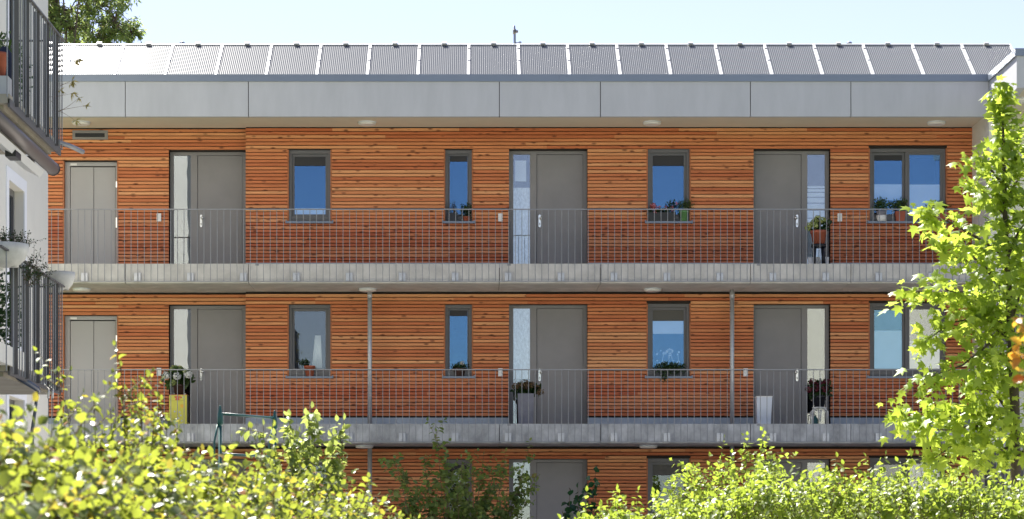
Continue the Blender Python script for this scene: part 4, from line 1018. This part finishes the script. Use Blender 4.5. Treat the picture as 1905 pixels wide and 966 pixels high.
# bush behind right hedge
yy = YD(24)
shoots = [(P(a + 10, b + 20, yy + rng.uniform(-.4, .4)), c) for a, b, c in ((1405, 818, .1), (1430, 838, .1), (1380, 832, .08), (1330, 835, .03), (1310, 828, 0), (1290, 848, -.05), (1270, 865, -.08), (1240, 872, -.12), (1355, 850, 0), (1345, 880, 0), (1300, 880, 0), (1260, 900, -.05), (1235, 905, -.1), (1390, 865, .05), (1420, 875, .08), (1320, 905, 0), (1370, 900, 0), (1280, 930, 0), (1225, 940, -.1), (1400, 905, 0))]
shrub('light_green_bush', 'airy light green bush rising behind the right hedge before the dark window', 'shrub', (X(1330, yy), yy, -1.0), shoots, M['hedge2'], .065, 'di', 34, wide=1.5, sl=.5, sp_=.6)
# right hedge, running across
T = thing('pointed_leaf_hedge', 'bright green hedge with drooping pointed leaves across the lower right', 'hedge', (2.6, YD(19), -1.15))
L = Leaf()
def top_right(px):
    pts = ((1040, 975), (1080, 940), (1110, 922), (1150, 925), (1200, 945), (1235, 940), (1290, 915), (1340, 905), (1400, 878), (1450, 868), (1500, 872), (1560, 880), (1640, 866), (1700, 872), (1780, 880), (1905, 885), (2000, 885))
    for (a, b), (c, d) in zip(pts[:-1], pts[1:]):
        if a <= px <= c: return b + (d - b) * (px - a) / (c - a) + 8
    return 966
for q in range(1750):
    yy = YD(rng.uniform(18.2, 20.2)); px = rng.uniform(1045, 1960)
    tz = Z(top_right(px), YD(19.2)) + .03 * math.sin(px * .05) - .05 * abs((yy - YD(19.2)))
    dep = abs(rng.normal(0, .16)) + .06
    L.twig((X(px, yy), yy, tz - dep - .16), (rng.normal(0, .35), rng.normal(-.15, .4), 1), rng.uniform(.14, .30), 9, .060 * rng.uniform(.7, 1.3), droop=.6, rad=.0035)
for q in range(300):
    px = rng.uniform(1045, 1960); yy = YD(18.2); tz = Z(top_right(px), YD(19.2))
    L.twig((X(px, yy), yy + .1, rng.uniform(-1., tz - .3)), (rng.normal(0, .4), -.9, .5), rng.uniform(.15, .3), 8, .08, droop=.6, rad=.004)
for q in range(36):
    px = rng.uniform(1060, 1900); yy = YD(rng.uniform(18.6, 20)); tz = Z(top_right(px), YD(19.2))
    L.twig((X(px, yy), yy, tz - .1), (rng.normal(0, .2), rng.normal(0, .2), 1), rng.uniform(.16, .26), 8, .07, droop=.6, rad=.003)
L.build(T, M['hedge2'], 'ov', 1.05)
m = MB()
for q in range(24):
    x_ = X(1060 + q * 38, YD(19.2)); m.tube([(x_, YD(19.2), -1.15), (x_ + rng.normal(0, .1), YD(19.2), 0), (x_ + rng.normal(0, .15), YD(19.2), .7)], [.03, .02, .01], 6)
m.build('stems', M['bark'], T)
# green metal garden frame
yy = YD(19.8)
T = thing('garden_frame', 'dark green metal garden frame with pointed finials behind the left hedge', 'frame', (X(460, yy), yy, -1.1))
for px, py in ((409.5, 754), (511, 763)):
    a = P(px, py, yy + (0 if px < 450 else .6)); x_, y_ = a[0], a[1]
    po = MB().tube([(x_, y_, -1.1), (x_, y_, a[2] - .16)], .014, 10).build('post', M['greenmetal'], T)
    MB().lathe([(.014, -.17), (.026, -.15), (.022, -.09), (.008, -.01), (.004, 0)], (x_, y_, a[2]), 12).build('finial', M['greenmetal'], po)
    MB().tube([(x_ - .02, y_, a[2] - .16), (x_ - .045, y_ - .02, a[2] - .3), (x_ - .09, y_ - .05, -1.1)], .009, 8).build('brace', M['greenmetal'], T)
MB().tube([P(411, 770, yy), P(511, 778, yy + .6)], .011, 8).build('crossbar', M['greenmetal'], T)
MB().tube([P(411, 845, yy), P(511, 850, yy + .6)], .011, 8).build('crossbar', M['greenmetal'], T)
# maple on the right
yy = YD(22)
T = thing('maple_tree', 'young bright green maple tree standing at the right edge', 'tree', (X(1885, yy), yy, -1.0))
def PP(px, py, dy=0): return np.array(P(px, py, yy + dy))
tr = MB()
trunk = [np.array((X(1890, yy), yy, -1.0)), PP(1890, 900), PP(1888, 750), PP(1880, 600), PP(1872, 470), PP(1868, 330), PP(1866, 230), PP(1865, 165)]
tr.tube(trunk, [.055, .05, .045, .036, .028, .02, .011, .004], 9)
limbs = [[(1868, 345), (1845, 318), (1815, 295)], [(1870, 400), (1845, 372), (1815, 345)], [(1874, 480), (1830, 450), (1770, 415), (1722, 396)], [(1878, 560), (1835, 500), (1795, 465), (1762, 452)],
         [(1880, 620), (1820, 560), (1750, 535), (1690, 545)], [(1882, 640), (1830, 590), (1770, 600), (1715, 640)], [(1884, 680), (1840, 640), (1790, 680), (1720, 705)],
         [(1886, 800), (1830, 775), (1760, 765), (1668, 768)], [(1886, 790), (1830, 790), (1760, 800), (1700, 800)], [(1888, 830), (1830, 845), (1770, 830), (1735, 855)], [(1880, 600), (1900, 540), (1930, 500)], [(1874, 480), (1895, 430), (1920, 400)],
         [(1870, 380), (1890, 340), (1910, 310)], [(1884, 700), (1910, 650), (1950, 620)], [(1886, 780), (1850, 730), (1790, 720)], [(1882, 640), (1860, 600), (1840, 560)], [(1888, 860), (1920, 820), (1960, 800)], [(1886, 740), (1870, 690), (1835, 700)], [(1868, 300), (1885, 270), (1898, 250)]]
L = Leaf(); lm = MB()
def maple_cluster(c, n, r, size=.106):
    for i in range(n):
        p = np.array(c) + rng.normal(0, 1, 3) * np.array((r, r, r * .75))
        L.p.append(p); L.t.append(np.array((rng.normal(0, .8), rng.normal(-.2, .6), rng.uniform(-1.1, .25)))); L.n.append(np.array((0, -.5, .8)) + rng.normal(0, .5, 3)); L.s.append(size * rng.uniform(.6, 1.2))
for li in limbs:
    dy = 0; pts = []
    tot = rng.uniform(-.55, .4)
    for i, (a, b) in enumerate(li): pts.append(PP(a, b, tot * i / (len(li) - 1)))
    lm.tube(pts, [.018 - .013 * i / (len(pts) - 1) for i in range(len(pts))], 6)
    for i in range(len(pts) - 1):
        ln = np.linalg.norm(pts[i + 1] - pts[i]); n = max(2, int(ln / .05))
        for k in range(n):
            u = (k + .5) / n; frac = (i + u) / (len(pts) - 1)
            if frac < .22: continue
            c = pts[i] * (1 - u) + pts[i + 1] * u
            maple_cluster(c + np.array((0, 0, -.015)), rng.integers(7, 12), .06 + .085 * math.sin(math.pi * min(frac * .9, 1)))
    maple_cluster(pts[-1], 12, .06)
for i in range(26):          # leaves close round the upper leader
    u = i / 25; py = 160 + 330 * u; px = 1865 + 8 * u
    maple_cluster(PP(px, py), 15, .045 + .10 * u)
# extra short branches lower in the crown towards and away from the viewer
for q in range(44):
    py = rng.uniform(470, 860); dx = rng.normal(8, 48); c = PP(1880 + dx, py, rng.uniform(-.6, .6))
    maple_cluster(c, rng.integers(8, 16), .12)
for q in range(12):
    py = rng.uniform(540, 850); c = PP(1835 + rng.normal(0, 30) + (20 if py > 800 else 0), py, rng.uniform(-.5, .5))
    maple_cluster(c, rng.integers(7, 14), .11)
tk = tr.build('trunk', M['bark'], T); lm.build('limbs', M['bark'], T)
leaves('crown', M['maple'], T, L.p, L.t, L.n, L.s, 'ma')
# autumn coloured twig at the right edge, close to the camera
yy = YD(9.5)
T = thing('red_leaved_shrub', 'orange and yellow leaved twigs poking in at the right edge before the maple', 'shrub', (X(2010, yy), yy, -1.15))
m = MB(); L = Leaf()
base = np.array((X(2010, yy), yy, -1.15))
for a, b in ((1893, 592), (1884, 655), (1892, 690), (1900, 640), (1960, 600), (1990, 660), (1960, 720), (2040, 640)):
    tp = np.array(P(a, b, yy + rng.uniform(-.1, .1))); mid = np.array(P(1975, max(b + 60, 700), yy))
    m.tube([base, mid * .5 + base * .5, mid, tp], [.012, .009, .005, .002], 6)
    for q in range(9):
        u = rng.uniform(.62, 1.02); c = mid * (1 - u) + tp * u
        L.p.append(c); L.t.append(rng.normal(0, .7, 3) + (-.4, 0, -.2)); L.n.append(rng.normal(0, .7, 3) + (0, -.6, .5)); L.s.append(rng.uniform(.04, .068))
m.build('stems', M['twig'], T); leaves('foliage', M['redleaf'], T, L.p, L.t, L.n, L.s, 'ov', 1.2)

# tall tree behind the roof on the left
def big_tree(lab, base, trunk_top, blobs, n_per, leafm, size, tpl='di', wide=1.0, name='tall_tree'):
    T = thing(name, lab, 'tree', base); m = MB(); b = np.array(base, float); tt = np.array(trunk_top, float)
    m.tube([b, b * .5 + tt * .5 + (.1, 0, 0), tt], [.32, .22, .12], 10)
    ps, ts, ns, ss = [], [], [], []
    for (c, r) in blobs:
        c = np.array(c, float)
        st = b * .35 + tt * .65
        m.tube([st, st * .5 + c * .5 + rng.normal(0, .3, 3), c], [.05, .03, .012], 5)
        for q in range(max(3, int(n_per / 26))):
            d = rng.normal(0, 1, 3); d /= np.linalg.norm(d); tip = c + d * r * rng.uniform(.55, 1.05)
            m.tube([c, c * .5 + tip * .5 + rng.normal(0, .1, 3), tip], [.022, .014, .006], 4, cap=False)
            k = 26
            u = rng.random((k, 1)) ** .6; pp = c + (tip - c) * (.3 + .75 * u) + rng.normal(0, .09 * r, (k, 3))
            ps.append(pp); ts.append(rng.normal(0, .7, (k, 3)) + d * .5 + (0, 0, -.5)); ns.append(rng.normal(0, .6, (k, 3)) + (0, 0, 1)); ss.append(rng.uniform(.6, 1.2, k) * size)
    m.build('trunk', M['bark'], T); leaves('crown', leafm, T, np.concatenate(ps), np.concatenate(ts), np.concatenate(ns), np.concatenate(ss), tpl, wide)
    return T
yy = 17.
bl = [(P(a, b, yy + rng.uniform(-1.2, 1.2)), r) for a, b, r in ((130, 20, .75), (180, 10, .7), (215, 40, .55), (110, 60, .6), (165, 65, .6), (245, 62, .42), (150, -40, 1.), (220, -25, .7), (90, -20, .9), (60, 30, .9), (30, 70, .9), (195, 75, .45), (20, -40, 1.2), (110, -110, 1.2), (190, -90, .8), (60, -170, 1.2), (130, 50, .6))]
big_tree('feathery green tree rising behind the roof at upper left', (X(90, yy), yy, -.15), P(100, -60, yy), bl, 620, M['birch'], .15, 'di', .62)

# ------------------------------------------------------------------ the far side of the courtyard (mirrored in the panes)
def block(name, lab, x0, x1, y, h, mt):
    T = thing(name, lab, 'building', ((x0 + x1) / 2, y, -1.15), 'buildings across the courtyard')
    MB().box(x0, x1, y - 10, y, -1.15, h).build('wall', mt, T)
    MB().box(x0 - .3, x1 + .3, y - 10.3, y + .35, h, h + .45).build('roof', M['roofd'], T)
    k = 0
    for z in np.arange(1.2, h - 2.2, 3.0):
        for x in np.arange(x0 + 2.6, x1 - 2.4, 4.2):
            W = MB().box(x, x + 1.3, y + .002, y + .05, z, z + 1.5).build('window', M['trimwhite'], T)
            MB().box(x + .1, x + 1.2, y + .051, y + .056, z + .1, z + 1.4).build('pane', M['black'], W)
    return T
block('cream_apartment_block', 'tall cream block across the courtyard, mirrored in the upper left door side pane', -27, -9.6, -60, 14.9, M['cream'])
block('cream_apartment_block', 'lower cream block across the courtyard, mirrored in the lower right door side pane', 13.2, 24, -60, 12.2, M['cream'])
bl = [((-3 + a, -57 + b, c), r) for a, b, c, r in ((0, 0, 6.0, 1.9), (1.6, .5, 5, 1.6), (-1.8, 0, 5, 1.7), (.4, .8, 7.4, 1.4), (-.6, -.6, 4, 1.6))]
big_tree('round tree across the courtyard, mirrored in the lower window panes', (-3, -57, -1.15), (-3, -57, 4.5), bl, 300, M['shade'], .35, 'di', 1.3, 'courtyard_tree')
